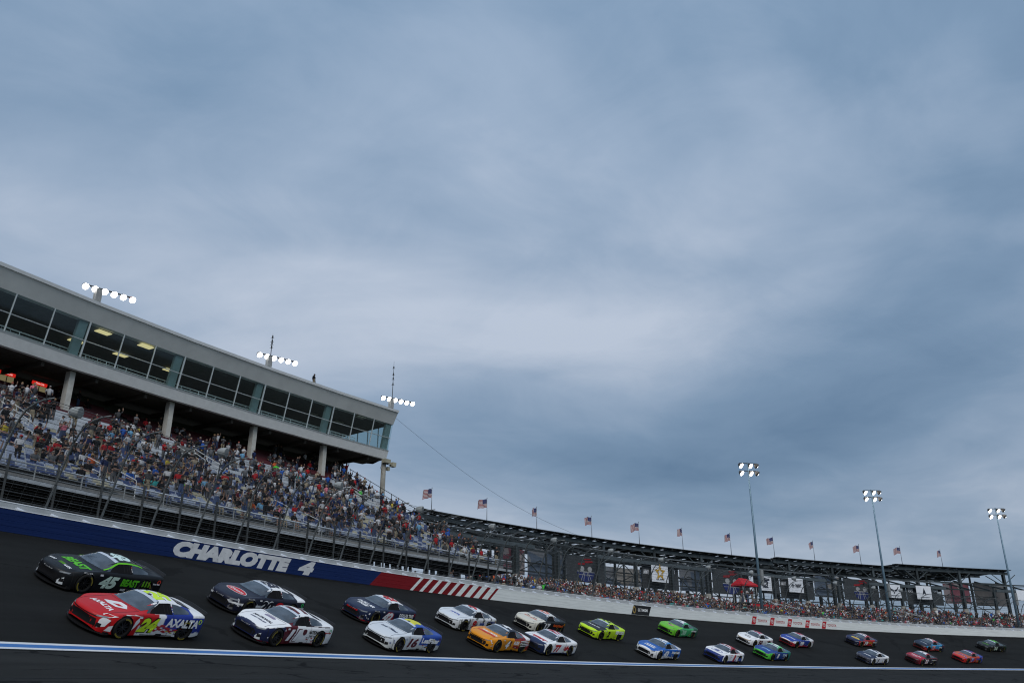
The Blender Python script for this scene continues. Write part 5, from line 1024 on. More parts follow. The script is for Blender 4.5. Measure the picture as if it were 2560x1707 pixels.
def build_car(spec, i):
    num, px, kind, base, rules, nc, no_, rc, ring, words, label = spec
    ph, off = on_bank(*px); yaw = math.radians([1.5, 2.0, 1.0, 2.2, 1.2][i % 5])
    root = bpy.data.objects.new('stock_car', None); COL.objects.link(root); tag(root, label, 'race car', 'stock cars racing through the turn')
    f, r_ = tan(ph), rad(ph); up = (-r_ * math.sin(BANK) + Vector((0, 0, math.cos(BANK)))).normalized(); lf = up.cross(f).normalized()
    f, lf = (f * math.cos(yaw) + lf * math.sin(yaw)), (lf * math.cos(yaw) - f * math.sin(yaw))
    c = Vector((CX, CY, 0)) + r_ * (R_LINE + off) + Vector((0, 0, Z_LINE + off * math.tan(BANK))); c = c - f * AXF - lf * 0.835 + up * 0.004
    M = Matrix(((f.x, lf.x, up.x, c.x), (f.y, lf.y, up.y, c.y), (f.z, lf.z, up.z, c.z), (0, 0, 0, 1))); root.matrix_world = M
    B = BODY[kind]; me = bpy.data.meshes.new('body'); me.from_pydata(B['V'].tolist(), [], [tuple(q) for q in B['Q'].tolist()] + [tuple(int(k) for k in c_) for c_ in B['cap']]); me.materials.append(C_paint)
    me.polygons.foreach_set('use_smooth', [True] * len(me.polygons)); col = paint_body(kind, base, rules)
    at = me.color_attributes.new('col', 'FLOAT_COLOR', 'POINT'); at.data.foreach_set('color', np.concatenate([col, np.ones((len(col), 1))], 1).ravel())
    bb = bmesh.new(); bb.from_mesh(me); bmesh.ops.delete(bb, geom=[v for v in bb.verts if not v.link_faces], context='VERTS'); bmesh.ops.recalc_face_normals(bb, faces=bb.faces); bb.to_mesh(me); bb.free()
    body = put(bpy.data.objects.new('body', me), root, False)
    def part(name, mesh, M4=Matrix()): o = bpy.data.objects.new(name, mesh); put(o, root, False); o.matrix_basis = M4; return o
    part('splitter', ME_split); part('undertray', ME_under); part('spoiler', ME_spoil)
    for ax in (AXF, AXR):
        for s in (1, -1):
            R3 = Matrix.Translation((ax, 0.835 * s, WR)) @ (Matrix() if s > 0 else Matrix.Rotation(math.pi, 4, 'Z')) @ Matrix.Rotation(0.7 * i + ax, 4, 'Y')
            w = part('wheel', ME_tyre, R3); put(bpy.data.objects.new('rim', ME_rim), w, False); put(bpy.data.objects.new('tyre_lettering', ME_let), w, False)
            part('wheel_well', ME_well, Matrix.Translation((ax, 0.955 * s, WR)) @ (Matrix() if s > 0 else Matrix.Rotation(math.pi, 4, 'Z')))
    D = lambda v, fr, mat, nm, lift=0.005, org=(0, 0), par=root, fs=None: decal(kind, v, fs or [tuple(range(len(v)))], fr, mat, nm, par, lift, 0.09, org)
    ws = D(WS, 'T', C_glass, 'windscreen', 0.006)
    D([(-.56, -.105), (.56, -.105), (.525, .055), (0, .05), (-.525, .055)], 'T', C_ban, 'windscreen_banner', 0.010, par=ws or root)
    D([(-.50, 1.02), (.50, 1.02), (.55, 1.72), (-.55, 1.72)], 'T', C_sglass, 'rear_window', 0.006)
    for fr, sg in (('L', -1), ('R', 1)):
        q = lambda pts: [(sg * x, z) for x, z in pts]
        op = D(q([(.42, .885), (.14, 1.06), (-.06, 1.175), (-.48, 1.195), (-.60, 1.19), (-.62, .90)]), fr, C_hole, 'window_shade_panel', 0.006)  # flat near-black panel; shade of the open cabin is painted on
        D(q([(.56, .88), (.42, .89), (.15, 1.06), (.18, 1.075)]), fr, C_sglass, 'vent_window', 0.008)
        D(q([(-.67, .91), (-.67, 1.18), (-.95, 1.15), (-1.28, 1.06), (-1.48, .985), (-1.42, .94)]), fr, C_sglass, 'quarter_window', 0.006)
        for zz in (1.08, 1.02, .96): D(q([(-.625, zz), (-.665, zz), (-.665, zz + .035), (-.625, zz + .035)]), fr, dmat((.5, .5, .52) if zz != 1.08 else (.5, .05, .05)), 'pillar_decal', 0.007)
        for xx in (-.25, -.40, -.52): D(q([(xx, .915), (xx - .02, .915), (xx - .02, 1.155), (xx, 1.155)]), fr, C_net, 'window_net', 0.010, par=op or root)
        v, fs = ring_poly(sg * -2.02, .72, .095, .095, .035); D(v, fr, dmat(ring), 'filler_ring', 0.007, fs=fs)
        word(kind, num, fr, (0.36, .50), 0.46 + 0.40 * (len(num) - 1), .50, dmat(nc), 'door_number', root, 0.30, 0.06, 0.009, dmat(no_) if no_ else None, 0.05)
        D(q([(.55, .135), (-.9, .135), (-.9, .165), (.55, .165)]), fr, C_blk, 'side_skirt', 0.008)
        D(q([(-.15, .13), (-.42, .13), (-.42, .21), (-.15, .21)]), fr, C_hole, 'exhaust_outlet', 0.009)
        D(q([(.86, .72), (.72, .72), (.72, .79), (.86, .79)]), fr, dmat((.4, .4, .42)), 'series_badge', 0.007)
        for t_, x_, z_, w_ in (('GOODYEAR', 1.40, .765, .36), ):
            word(kind, t_, fr, (x_, z_), w_, .045, C_white if max(base) < .6 else dmat((.03, .03, .03)), 'contingency_lettering', root, 0.1, 0.01, 0.008)
    # nose: grille mouth, headlights, lip
    gr = [(-.60, .125), (.60, .125), (.68, .32), (.64, .50), (.30, .53), (-.30, .53), (-.64, .50), (-.68, .32)]
    if kind == 'c': gr = [(-.60, .27), (.60, .27), (.68, .36), (.66, .51), (.30, .535), (-.30, .535), (-.66, .51), (-.68, .36)]; D([(-.62, .125), (.62, .125), (.62, .185), (-.62, .185)], 'F', C_blk, 'lower_grille', 0.008)
    if kind == 'a': gr = [(-.46, .15), (.46, .15), (.62, .40), (.50, .52), (-.50, .52), (-.62, .40)]
    D(gr, 'F', C_blk, 'grille', 0.008)
    if kind != 'a': D([(-.62, .555), (.62, .555), (.60, .585), (-.60, .585)], 'F', C_blk, 'upper_grille', 0.009)
    if kind == 'a':
        for s in (1, -1): D([(s * .50, .14), (s * .84, .19), (s * .82, .46), (s * .70, .38)], 'F', dmat((.62, .66, .68) if num in ('45', '11') else (.12, .12, .13)), 'bumper_corner', 0.010)
        D([(-.42, .115), (.42, .115), (.42, .150), (-.42, .150)], 'F', dmat((.55, .58, .6) if num in ('45', '42') else (.05, .05, .05)), 'lower_lip', 0.010)
        word(kind, 'CAMRY', 'F', (0, .565), .55, .05, C_white, 'nose_lettering', root, 0, 0.0, 0.012)
    for s in (1, -1):
        D([(s * .56, .57), (s * .86, .60), (s * .87, .655), (s * .60, .615)], 'F', C_head, 'headlight', 0.009)
        D([(s * .68, .25), (s * .84, .28), (s * .84, .40), (s * .70, .40)], 'F', C_blk, 'brake_duct', 0.0105)
    word(kind, num, 'U', (-.46, 0), .50 + .42 * (len(num) - 1), .80, dmat(rc), 'roof_number', root, 0.15, 0.06, 0.008)
    for (t_, fr, x, z, w, h, c) in words:
        if x > 5: continue
        if t_ == '~':                 # too small to read in the photo: an uneven run of marks
            q = -w / 2; rk = random.Random(int(num) + len(fr) + int(x * 100)); nm = 'hood_mark' if fr == 'T' else 'side_mark'
            while q < w / 2 - .05:
                b_ = rk.uniform(.06, .14); hh = h * rk.uniform(.35, .5); decal(kind, [(q, -hh), (q + b_, -hh), (q + b_ + .02, hh), (q + .02, hh)], [(0, 1, 2, 3)], fr, dmat(c), nm, root, 0.008, 0.09, (x, z)); q += b_ + rk.uniform(.03, .06)
            continue
        if fr == 'T': word(kind, t_, 'T', (x, z), w, h, dmat(c), 'hood_lettering', root, 0.1, 0.045, 0.008)
        else:
            word(kind, t_, 'L', (x, z), w * 1.06, h * 1.15, dmat(c), 'side_lettering', root, 0.1, 0.05, 0.008)
    # roof flaps, hood pins, camera pod
    for s in (1, -1): D([(s * .12, .62), (s * .40, .62), (s * .40, .80), (s * .12, .80)], 'T', C_blk, 'roof_flap', 0.007) if kind == 'x' else None
    D([(-.07, .02), (.07, .02), (.07, .17), (-.07, .17)], 'T', C_blk, 'roof_camera', 0.016)
    for s in (1, -1): D([(s * .16, -1.28), (s * .46, -1.22), (s * .46, -1.15), (s * .16, -1.19)], 'T', C_blk, 'hood_louver', 0.010) if num in ('2', '54', '17') else None
    rs = random.Random(100 + i)
    for k in range(6):
        x, z = rs.uniform(.45, .95), rs.uniform(.20, .40); D([(x, z), (x + .11, z), (x + .11, z + .045), (x, z + .045)], 'L', dmat(rs.choice([(.4, .02, .02), (.05, .05, .06), (.6, .6, .6), (.02, .05, .25), (.5, .4, .05)])), 'small_sponsor_decal', 0.0075)
    seam = dmat((.02, .02, .022))
    D([(-.66, -.80), (-.40, -.87), (0, -.90), (.40, -.87), (.66, -.80), (.66, -.815), (.40, -.885), (0, -.915), (-.40, -.885), (-.66, -.815)], 'T', seam, 'cowl_seam', 0.006)
    for s in (1, -1): D([(s * .70, -.78), (s * .715, -.78), (s * .68, -2.02), (s * .665, -2.02)], 'T', seam, 'hood_seam', 0.006)
    for (xa, za, xb, zb) in ((-.72, .86, -.70, .16), (.66, .90, .64, .16), (-1.93, .70, -1.90, .16)): D([(xa, za), (xa + .016, za), (xb + .016, zb), (xb, zb)], 'L', seam, 'panel_seam', 0.006)
    # special marks
    if num == '20':
        D(circle(.0, -1.48, .56, .27), 'T', dmat((.55, .012, .02)), 'hood_badge', 0.007); v, fs = ring_poly(0, -1.48, .58, .29, .03, 26); D(v, 'T', C_white, 'hood_badge_rim', 0.008, fs=fs)
        word(kind, 'Rheem', 'T', (1.48, 0), .84, .24, C_white, 'hood_lettering', root, 0.25, 0.01, 0.011)
        D(circle(.50, .56, .27, .20), 'L', dmat((.55, .012, .02)), 'side_badge', 0.008); word(kind, 'Rheem', 'L', (-.50, .55), .42, .14, C_white, 'side_lettering', root, 0.25, 0.01, 0.011)
    if num in ('20', '42', '16', '11', '19', '4'):
        rs = random.Random(int(num)); c = dmat((.70, .70, .72) if num not in ('16',) else (.03, .05, .22))
        for k in range(16 if num != '11' else 6):
            x, z, s = rs.uniform(.95, 2.1), rs.uniform(.30, .70), rs.uniform(.03, .055)
            if math.hypot(x - AXF, z - WR) < ARCH + .06: continue
            D([(-x + s * (1 if j % 2 == 0 else .42) * math.cos(math.pi / 2 + j * math.pi / 5), z + s * (1 if j % 2 == 0 else .42) * math.sin(math.pi / 2 + j * math.pi / 5)) for j in range(10)], 'L', c, 'star_decal', 0.008)
    if num == '24':
        D([(-.02, -1.50), (.30, -1.42), (.52, -1.12), (.30, -.95), (.02, -.98), (-.34, -1.38)], 'T', C_white, 'hood_badge', 0.007); D([(.05, -1.34), (.28, -1.28), (.34, -1.14), (.14, -1.16)], 'T', dmat(RED), 'hood_badge_cutout', 0.009)
        for k in range(5):     # flame tongues along the door
            x0 = -.20 + .24 * k; z0 = .34 + .05 * math.sin(k * 2); D([(x0, z0), (x0 + .20, z0 - .06), (x0 + .46, z0 + .06), (x0 + .26, z0 + .0), (x0 + .12, z0 + .05)], 'L', dmat((.40, .02, .03)), 'flame_decal', 0.0065)
            D([(x0 + .1, z0 + .12), (x0 + .34, z0 + .06), (x0 + .6, z0 + .20), (x0 + .36, z0 + .14), (x0 + .2, z0 + .17)], 'L', dmat((.45, .03, .04) if k < 3 else (.02, .06, .36)), 'flame_decal', 0.0067)
        D([(-2.05, .60), (-1.65, .74), (-1.2, .80), (-.80, .79), (-1.15, .845), (-1.7, .80), (-2.1, .68)], 'L', C_white, 'flame_decal', 0.006)
        for k in range(4): D([(-.40 + .2 * k, .30 + .06 * k), (-.2 + .2 * k, .38 + .04 * k), (-.25 + .25 * k, .48), (-.5 + .2 * k, .40)], 'T', dmat(BLUE), 'roof_flame', 0.006)
        for s in (1, -1): D([(s * .74, .24), (s * .92, .34), (s * .96, .56), (s * .80, .62), (s * .74, .50)], 'F', C_white, 'nose_flame', 0.007)
        D([(-1.02, .30), (-.98, .62), (-.86, .74), (-.80, .62), (-.92, .40)], 'L', C_white, 'flame_decal', 0.0062)
        D([(-2.0, .20), (-1.80, .20), (-1.80, .42), (-1.92, .36)], 'L', C_white, 'flame_decal', 0.0062)
        word(kind, 'ELEMENTS', 'L', (-2.0, .90), .55, .07, C_white, 'side_lettering', root, .1, .01, .009)
        word(kind, 'WILLIAM BYRON', 'L', (-.35, 1.185), .40, .035, C_white, 'door_lettering', root, 0, .005, .009) if False else None
    if num == '45':
        for s in (1, -1):
            cl = [(.66, .775), (.40, .735), (.12, .655), (-.05, .615), (-.5, .60), (-.95, .59), (-1.25, .60)]; D([(s * y, -x) for x, y in cl] + [(s * (y - .05), -x) for x, y in cl[::-1]], 'T', dmat((.16, .60, .02)), 'roof_edge_stripe', 0.009)
        for k in range(3): D([(1.20 + .14 * k, .48), (1.29 + .14 * k, .50), (1.27 + .14 * k, .74), (1.22 + .14 * k, .70)], 'L', dmat((.14, .42, .02)), 'claw_decal', 0.008)
        for k in range(3): D([(-.12 + .10 * k, -1.96), (-.06 + .10 * k, -1.96), (-.06 + .1 * k, -1.82), (-.12 + .1 * k, -1.82)], 'T', dmat((.14, .42, .02)), 'claw_decal', 0.008)
        D([(.95, .21), (1.05, .21), (1.05, .31), (.95, .31)], 'L', dmat((.55, .02, .02)), 'side_badge', .008)
    if num == '11': D([(.28, .50), (.40, .58), (.40, .74), (.34, .76), (.28, .78), (.22, .76), (.16, .74), (.16, .58)], 'L', dmat((.10, .02, .03)), 'side_badge', 0.008); D([(-.25, -1.14), (.25, -1.14), (.30, -1.04), (.22, -.96), (-.22, -.96), (-.30, -1.04)], 'T', dmat((.25, .22, .32)), 'hood_badge', 0.007)
    if num == '42':
        for k in range(4): D([(-.22 + .11 * k + .0, .28), (-.16 + .11 * k, .28), (-.20 + .11 * k, .70), (-.26 + .11 * k, .70)], 'L', dmat(RED), 'stripe_decal', 0.006)
        D([(-.42, .50), (.42, .50), (.42, .58), (-.42, .58)], 'F', dmat(RED), 'nose_panel', 0.011)
    if num == '4':
        D([(.30, .48), (.98, .44), (.98, .80), (.30, .78)], 'L', dmat((.62, .22, .02)), 'side_badge', 0.006)
        for k in range(4): D([(1.05, .42 + .10 * k), (2.1, .50 + .11 * k), (2.1, .55 + .11 * k), (1.05, .47 + .10 * k)], 'L', C_white, 'stripe_decal', 0.0065)
        D([(-.62, -1.62), (.62, -1.62), (.62, -1.40), (-.62, -1.40)], 'T', C_white if False else dmat((.55, .03, .02)), 'hood_panel', 0.006)
    if num == '77': D([(.52, .40), (.80, .36), (1.0, .55), (.98, .68), (.78, .52), (.56, .50)], 'L', dmat((.45, .02, .02)), 'pepper_decal', 0.0075); D([(-.6, -1.35), (.1, -1.5), (.6, -1.38), (.62, -1.25), (.1, -1.33), (-.5, -1.22)], 'T', dmat((.50, .02, .03)), 'pepper_decal', 0.0068)
    if num == '7': v, fs = ring_poly(0, -1.45, .52, .36, .06, 26); D(v, 'T', dmat((.02, .04, .25)), 'hood_badge_ring', 0.007, fs=fs); D(circle(0, -1.45, .25, .22, 12), 'T', dmat((.10, .12, .30)), 'hood_badge', 0.007); D([(-.05, .20), (.35, .20), (.55, .75), (.25, .82)], 'L', dmat((.42, .012, .02)), 'stripe_decal', 0.006); D([(.95, .25), (1.6, .25), (1.75, .52), (1.2, .52)], 'L', dmat(BLUE), 'stripe_decal', 0.006)
    if num == '50': D([(-.72, .575), (.72, .575), (.80, .62), (0, .61), (-.80, .62)], 'F', dmat((.55, .30, .06)), 'nose_strip', 0.012)
    if num == '19': D(circle(.05, -1.42, .55, .26), 'T', dmat((.68, .55, .10)), 'hood_badge', 0.007); D(circle(.05, -1.44, .32, .13), 'T', dmat((.55, .25, .03)), 'hood_badge', 0.009)
    if num == '9': D([(-.42, -1.72), (.42, -1.72), (.50, -1.24), (-.10, -1.06), (-.50, -1.24)], 'T', dmat((.66, .68, .72)), 'hood_panel', 0.0055)
    if num == '38': D([(-.35, -1.45), (.05, -1.60), (.42, -1.42), (.30, -1.20), (-.20, -1.15)], 'T', dmat((.45, .30, .20)), 'hood_picture', 0.007); D([(-.45, -1.2), (-.1, -1.35), (-.05, -1.1), (-.4, -1.05)], 'T', dmat((.05, .08, .10)), 'hood_picture', 0.008)
    if num == '16': D([(-.35, .25), (.35, .25), (.35, .8), (-.35, .8)], 'T', dmat((.60, .58, .05)), 'roof_panel', 0.006)
    return root
for i, s in enumerate(CARS): build_car(s, i)
# ================================================================== spectators
def info_mat(name, stops=None, mul=1.0, rough=0.8):
    m = bpy.data.materials.new(name); m.use_nodes = True; t = m.node_tree; b = t.nodes['Principled BSDF']; oi = N(t, 'ShaderNodeObjectInfo'); b.inputs['Roughness'].default_value = rough; b.inputs['Specular IOR Level'].default_value = 0.2
    if stops:
        fr = M2(t, 'FRACT', M2(t, 'MULTIPLY', oi.outputs['Random'], mul)); r = ramp(t, stops); r.color_ramp.interpolation = 'CONSTANT'; L(t, fr, r.inputs[0]); L(t, r.outputs[0], b.inputs['Base Color'])
    else:
        tcn = N(t, 'ShaderNodeTexCoord'); nz = N(t, 'ShaderNodeTexNoise', Scale=9.0, Detail=3.0); L(t, tcn.outputs['Object'], nz.inputs['Vector'])
        mxx = N(t, 'ShaderNodeMix'); mxx.data_type = 'RGBA'; mxx.blend_type = 'MULTIPLY'; mxx.inputs['Factor'].default_value = 0.35; L(t, oi.outputs['Color'], mxx.inputs['A']); L(t, nz.outputs['Fac'], mxx.inputs['B']); L(t, mxx.outputs['Result'], b.inputs['Base Color'])
    return m
SKINS = [(.22, .135, .10), (.27, .17, .13), (.18, .11, .08), (.055, .032, .022), (.15, .09, .065)]; PANTS = [(.03, .045, .09), (.012, .012, .014), (.20, .17, .12), (.07, .07, .075), (.045, .07, .14)]
P_skin = info_mat('person_skin', [(i / 5, c) for i, c in enumerate(SKINS)], 7.3, 0.6); P_shirt = info_mat('person_shirt'); P_pants = info_mat('person_trousers', [(i / 5, c) for i, c in enumerate(PANTS)], 13.7); P_shoe = pm('person_shoe', (.05, .05, .055), .7); P_dark = pm('face_dark', (.02, .015, .012), .6)
P_hat = info_mat('person_headwear')
def skeleton(pose):
    sit = pose.startswith('sit'); py, pz = (0.50, 0.53) if sit else (0.0, 0.95); lean = {'sit_lean': -0.16}.get(pose, 0.0)
    J = {}; E = []                                  # joints: position, radius ; edges: a, b, material
    def j(n, x, y, z, r): J[n] = ((x, y, z), r)
    j('pel', 0, py, pz, .135); j('sp', 0, py + lean * .3, pz + .20, .125); j('ch', 0, py + lean * .7, pz + .40, .15); j('nk', 0, py + lean, pz + .55, .055); j('hd', 0, py + lean - .015, pz + .655, .088); j('ht', 0, py + lean - .01, pz + .75, .07); j('fc', 0, py + lean - .05, pz + .66, .06)
    E += [('pel', 'sp', 2), ('sp', 'ch', 1), ('ch', 'nk', 1), ('nk', 'hd', 0), ('hd', 'ht', 0)]
    for s, S in ((1, 'L'), (-1, 'R')):
        j('sh' + S, .185 * s, py + lean * .8, pz + .475, .066)
        if pose in ('stand', 'sit', 'walk'): el, wr, hn = (.24, .04, .20), (.25, -.04, -.03), (.25, -.07, -.11)
        elif pose in ('crossed',): el, wr, hn = (.25, -.05, .23), (.02, -.22, .26), (-.06, -.21, .28)
        elif pose in ('film',): el, wr, hn = (.22, -.20, .36), (.08, -.27, .60), (.05, -.28, .67)
        elif pose in ('raise', 'sit_raise') and s == 1: el, wr, hn = (.32, -.06, .68), (.34, -.10, .92), (.34, -.11, 1.00)
        elif pose in ('hips',): el, wr, hn = (.38, .06, .24), (.22, -.06, .08), (.17, -.10, .06)
        elif pose in ('sit_lean', 'sit_raise'): el, wr, hn = (.25, -.10, .20), (.14, -.32, .12), (.10, -.39, .10)
        else: el, wr, hn = (.24, .03, .20), (.22, -.12, .02), (.20, -.18, -.02)
        if sit and pose == 'sit': wr, hn = (.18, -.22, .08), (.15, -.30, .06)
        for n, p, r in (('el', el, .046), ('wr', wr, .031), ('hn', hn, .034)): j(n + S, p[0] * s, py + lean * (.8 if pz < .9 else .8) + p[1], pz + p[2], r)
        E += [('ch', 'sh' + S, 1), ('sh' + S, 'el' + S, 1), ('el' + S, 'wr' + S, 0), ('wr' + S, 'hn' + S, 0)]
        h = Vector(J['hn' + S][0]); d = (h - Vector(J['wr' + S][0])).normalized(); side = d.cross(Vector((0, 1, 0.3))).normalized()
        for k, (o, ln) in enumerate(((-.030, .055), (-.011, .075), (.011, .08), (.030, .068))):
            p = h + side * o * 1.2 + d * ln + Vector((0, -.012, 0)); j('f%d' % k + S, p.x, p.y, p.z, .010); E.append(('hn' + S, 'f%d' % k + S, 0))
        p = h + Vector((0, -.045, 0)) + side * .02 + d * .01; j('th' + S, p.x, p.y, p.z, .011); E.append(('hn' + S, 'th' + S, 0))
        if sit: hip, kn, an, to = (.10, py - .02, pz - .02), (.13, .06, .50), (.13, .04, .09), (.14, -.12, .045)
        else: st = .14 if pose == 'walk' else 0.0; hip, kn, an, to = (.095, 0, .88), (.11, -.03 - st * s, .50), (.12, .02 - st * s, .09), (.135, -.13 - st * s, .045)
        for n, p, r in (('hp', hip, .095), ('kn', kn, .062), ('an', an, .043), ('to', to, .040)): j(n + S, p[0] * s, p[1], p[2], r)
        E += [('pel', 'hp' + S, 2), ('hp' + S, 'kn' + S, 2), ('kn' + S, 'an' + S, 2), ('an' + S, 'to' + S, 3)]
    return J, E
def make_body(pose, shorts=False):
    J, E = skeleton(pose); J = dict(J); J.pop('fc'); names_ = list(J); ix = {n: i for i, n in enumerate(names_)}
    me = bpy.data.meshes.new('s'); me.from_pydata([J[n][0] for n in names_], [(ix[a], ix[b]) for a, b, _ in E], []); o = bpy.data.objects.new('s', me); COL.objects.link(o)
    o.modifiers.new('k', 'SKIN'); sv = me.skin_vertices[0].data
    for n in names_: r = J[n][1]; sv[ix[n]].radius = (r, r); sv[ix[n]].use_root = (n == 'pel')
    o.modifiers['k'].use_smooth_shade = True; sb = o.modifiers.new('u', 'SUBSURF'); sb.levels = 1; sb.render_levels = 1
    dg = bpy.context.evaluated_depsgraph_get(); out = bpy.data.meshes.new_from_object(o.evaluated_get(dg)); bpy.data.objects.remove(o)
    out.materials.clear()
    for mm in (P_skin, P_shirt, P_pants, P_shoe, P_dark): out.materials.append(mm)
    b = bmesh.new(); b.from_mesh(out); hx, hy, hz = J['hd'][0]; seg = [(Vector(J[a][0]), Vector(J[c][0]), 0 if (shorts and a[:2] == 'kn') else mi, a) for a, c, mi in E]
    for v in b.verts:                                 # flatten the trunk front to back
        if abs(v.co.x) < .26 and v.co.z < J['nk'][0][2] - .02 and v.co.z > J['pel'][0][2] - .1 and abs(v.co.y - J['sp'][0][1]) < .2: v.co.y = J['sp'][0][1] + (v.co.y - J['sp'][0][1]) * .82; v.co.x *= 1.12
    for f in b.faces:
        c = f.calc_center_median(); best = min(seg, key=lambda s: (c - (s[0] + (s[1] - s[0]) * max(0, min(1, (c - s[0]).dot(s[1] - s[0]) / max(1e-9, (s[1] - s[0]).length_squared))))).length); f.material_index = best[2]; f.smooth = True
        if c.z > J['nk'][0][2] + .01: f.material_index = 0
    def bit(cx, cy, cz, sx, sy, sz, mi):
        g = bmesh.ops.create_cube(b, size=1.0); 
        for v in g['verts']: v.co = Vector((hx + cx + v.co.x * sx, hy + cy + v.co.y * sy, hz + cz + v.co.z * sz))
        for f in {f for v in g['verts'] for f in v.link_faces}: f.material_index = mi
    for s in (-1, 1): bit(.030 * s, -.078, .02, .022, .012, .010, 4); bit(.083 * s, .0, .0, .016, .035, .045, 0)
    bit(0, -.088, -.01, .020, .026, .035, 0); bit(0, -.078, -.045, .042, .012, .008, 4)
    b.to_mesh(out); b.free()
    out.name = 'person_body'; return out, Vector(J['hd'][0])
POSES = {'stand': 'standing', 'crossed': 'with folded arms', 'film': 'holding up a phone', 'raise': 'with arm raised', 'hips': 'hands on hips', 'walk': 'standing mid-step', 'sit': 'sitting', 'sit_lean': 'sitting leaning forward', 'sit_raise': 'sitting arm raised'}
BODIES = {p: make_body(p, p in ('walk', 'hips', 'sit_lean')) for p in POSES}
def shell(kind):
    m = MB(); n, rings = 12, 5; vs = []
    for r in range(rings + 1):
        th = math.radians(100 if kind == 'hair' else 84) * r / rings
        for k in range(n):
            a = 2 * math.pi * k / n; low = 1.0
            if kind != 'cap' and r == rings and math.sin(a) < -.2: low = .55        # open over the forehead
            z = math.cos(th * low) * .112 + .02; rr = math.sin(th * low) * .098; y = math.sin(a) * rr * 1.1 + .006
            if kind == 'long' and r == rings and math.sin(a) > -.1: z -= .17
            vs.append((math.cos(a) * rr, y, z))
    fs = [(r * n + k, r * n + (k + 1) % n, (r + 1) * n + (k + 1) % n, (r + 1) * n + k) for r in range(rings) for k in range(n)]; m.add(vs, fs)
    if kind == 'cap': m.add([(-.075, -.085, .035), (.075, -.085, .035), (.055, -.185, .018), (-.055, -.185, .018), (-.075, -.085, .045), (.075, -.085, .045), (.055, -.185, .026), (-.055, -.185, .026)], [(3, 2, 1, 0), (4, 5, 6, 7), (0, 1, 5, 4), (1, 2, 6, 5), (2, 3, 7, 6), (3, 0, 4, 7)])
    return m.mesh(kind, P_hat, True)
SHELLS = {k: shell(k) for k in ('cap', 'hair', 'long')}
SHIRTS = [('black', (.009, .009, .011), 42), ('white', (.48, .49, .51), 15), ('grey', (.11, .115, .125), 12), ('dark grey', (.045, .047, .052), 14), ('navy', (.012, .02, .07), 9), ('red', (.32, .014, .018), 7), ('blue', (.02, .085, .34), 4), ('light blue', (.13, .30, .46), 2.5), ('maroon', (.12, .01, .02), 3), ('tan', (.28, .235, .17), 2.5), ('orange', (.50, .10, .03), 1.2), ('lime green', (.06, .50, .05), 0.5), ('yellow', (.48, .38, .05), 0.8), ('pink', (.60, .18, .24), 1.5), ('teal', (.04, .28, .27), 1.5)]
SW = [s[2] for s in SHIRTS]; HAIRC = [(.02, .014, .010), (.05, .03, .018), (.012, .010, .010), (.28, .19, .09), (.22, .20, .18)]; CAPC = [('white', (.68, .68, .70)), ('black', (.012, .012, .014)), ('red', (.38, .015, .02)), ('navy', (.012, .02, .07)), ('grey', (.2, .2, .21))]
rp = random.Random(5)
sites = []
for p, o, z, k in spots(ROWS[:31], zd, 157.4, endphi, AISLES, 0.57):
    f = 0.54 if k < 24 else 0.16
    if k < 7 and p > 153.6: f = 0.20
    if k < 2: f *= 0.6
    if p < 143.6: f = 0.5
    if rp.random() < f * (0.8 + 0.4 * math.sin(p * 3.1 + k * 0.7)): sites.append(('G', p + rp.uniform(-.02, .02), o, z, k))
for p, o, z, k in spots(LROWS, zl, 145.2, lambda o: 107.5, (), 0.56):
    f = (0.78 if k < 9 else 0.60) if p < 141.5 else 0.12
    if abs(p - PLATFORM[0] + .3) < 0.9 and k > 7: f = 0.1
    if rp.random() < f: sites.append(('B', p + rp.uniform(-.02, .02), o, z, k))
EYE = Vector((0, 0, CAMZ)); info = []
for s in sites:
    c = PT(s[1], s[2], s[3]); u, v = img(c); info.append((s, c, u, v, (c - EYE).length))
info = [q for q in info if -20 < q[2] < 2580]; info.sort(key=lambda q: q[4]); NEAR, FAR = info[:296], info[296:]
ROWN = ['front', 'second', 'third', 'fourth', 'fifth', 'sixth', 'seventh', 'eighth', 'ninth', 'tenth', 'eleventh', 'twelfth', 'thirteenth', 'fourteenth', 'fifteenth'] + ['upper'] * 20
people = []
def add_person(pose, M, shirt, hat, hatcol, scale=1.0):
    me, hd = BODIES[pose]; o = bpy.data.objects.new('person', me); COL.objects.link(o); o.matrix_world = M @ Matrix.Scale(scale, 4); o.color = (*shirt, 1)
    h = bpy.data.objects.new('cap' if hat == 'cap' else 'hair', SHELLS[hat]); COL.objects.link(h); h.parent = o; h.location = hd; h.color = (*hatcol, 1); return o
for (s, c, u, v, d) in NEAR:
    sh = rp.choices(SHIRTS, SW)[0]; sit = rp.random() < (0.58 if s[0] == 'G' else 0.15)
    pose = rp.choice(['sit', 'sit', 'sit_lean', 'sit_raise']) if sit else rp.choices(['stand', 'crossed', 'film', 'raise', 'hips', 'walk'], [4, 3, 3, 1.2, 2, 2])[0]
    cap = rp.random() < .42; cc = rp.choice(CAPC) if cap else None; hat = 'cap' if cap else rp.choice(['hair', 'hair', 'hair', 'long'])
    o = add_person(pose, frame(s[1], s[2], s[3]) @ Matrix.Rotation(rp.uniform(-.5, .7) * (0.3 if sit else 1), 4, 'Z'), sh[1], hat, cc[1] if cap else rp.choice(HAIRC), rp.uniform(.93, 1.06))
    sec = ('left block' if s[1] > AISLES[1] else 'middle block' if s[1] > AISLES[2] else 'right block') if s[0] == 'G' else 'low bleachers'
    people.append((o, 'person in %s shirt%s %s, %s row, %s' % (sh[0], (' and %s cap' % cc[0]) if cap else '', POSES[pose], ROWN[s[4]], sec), u))
seen = {}
for q in people: seen.setdefault(q[1], []).append(q)
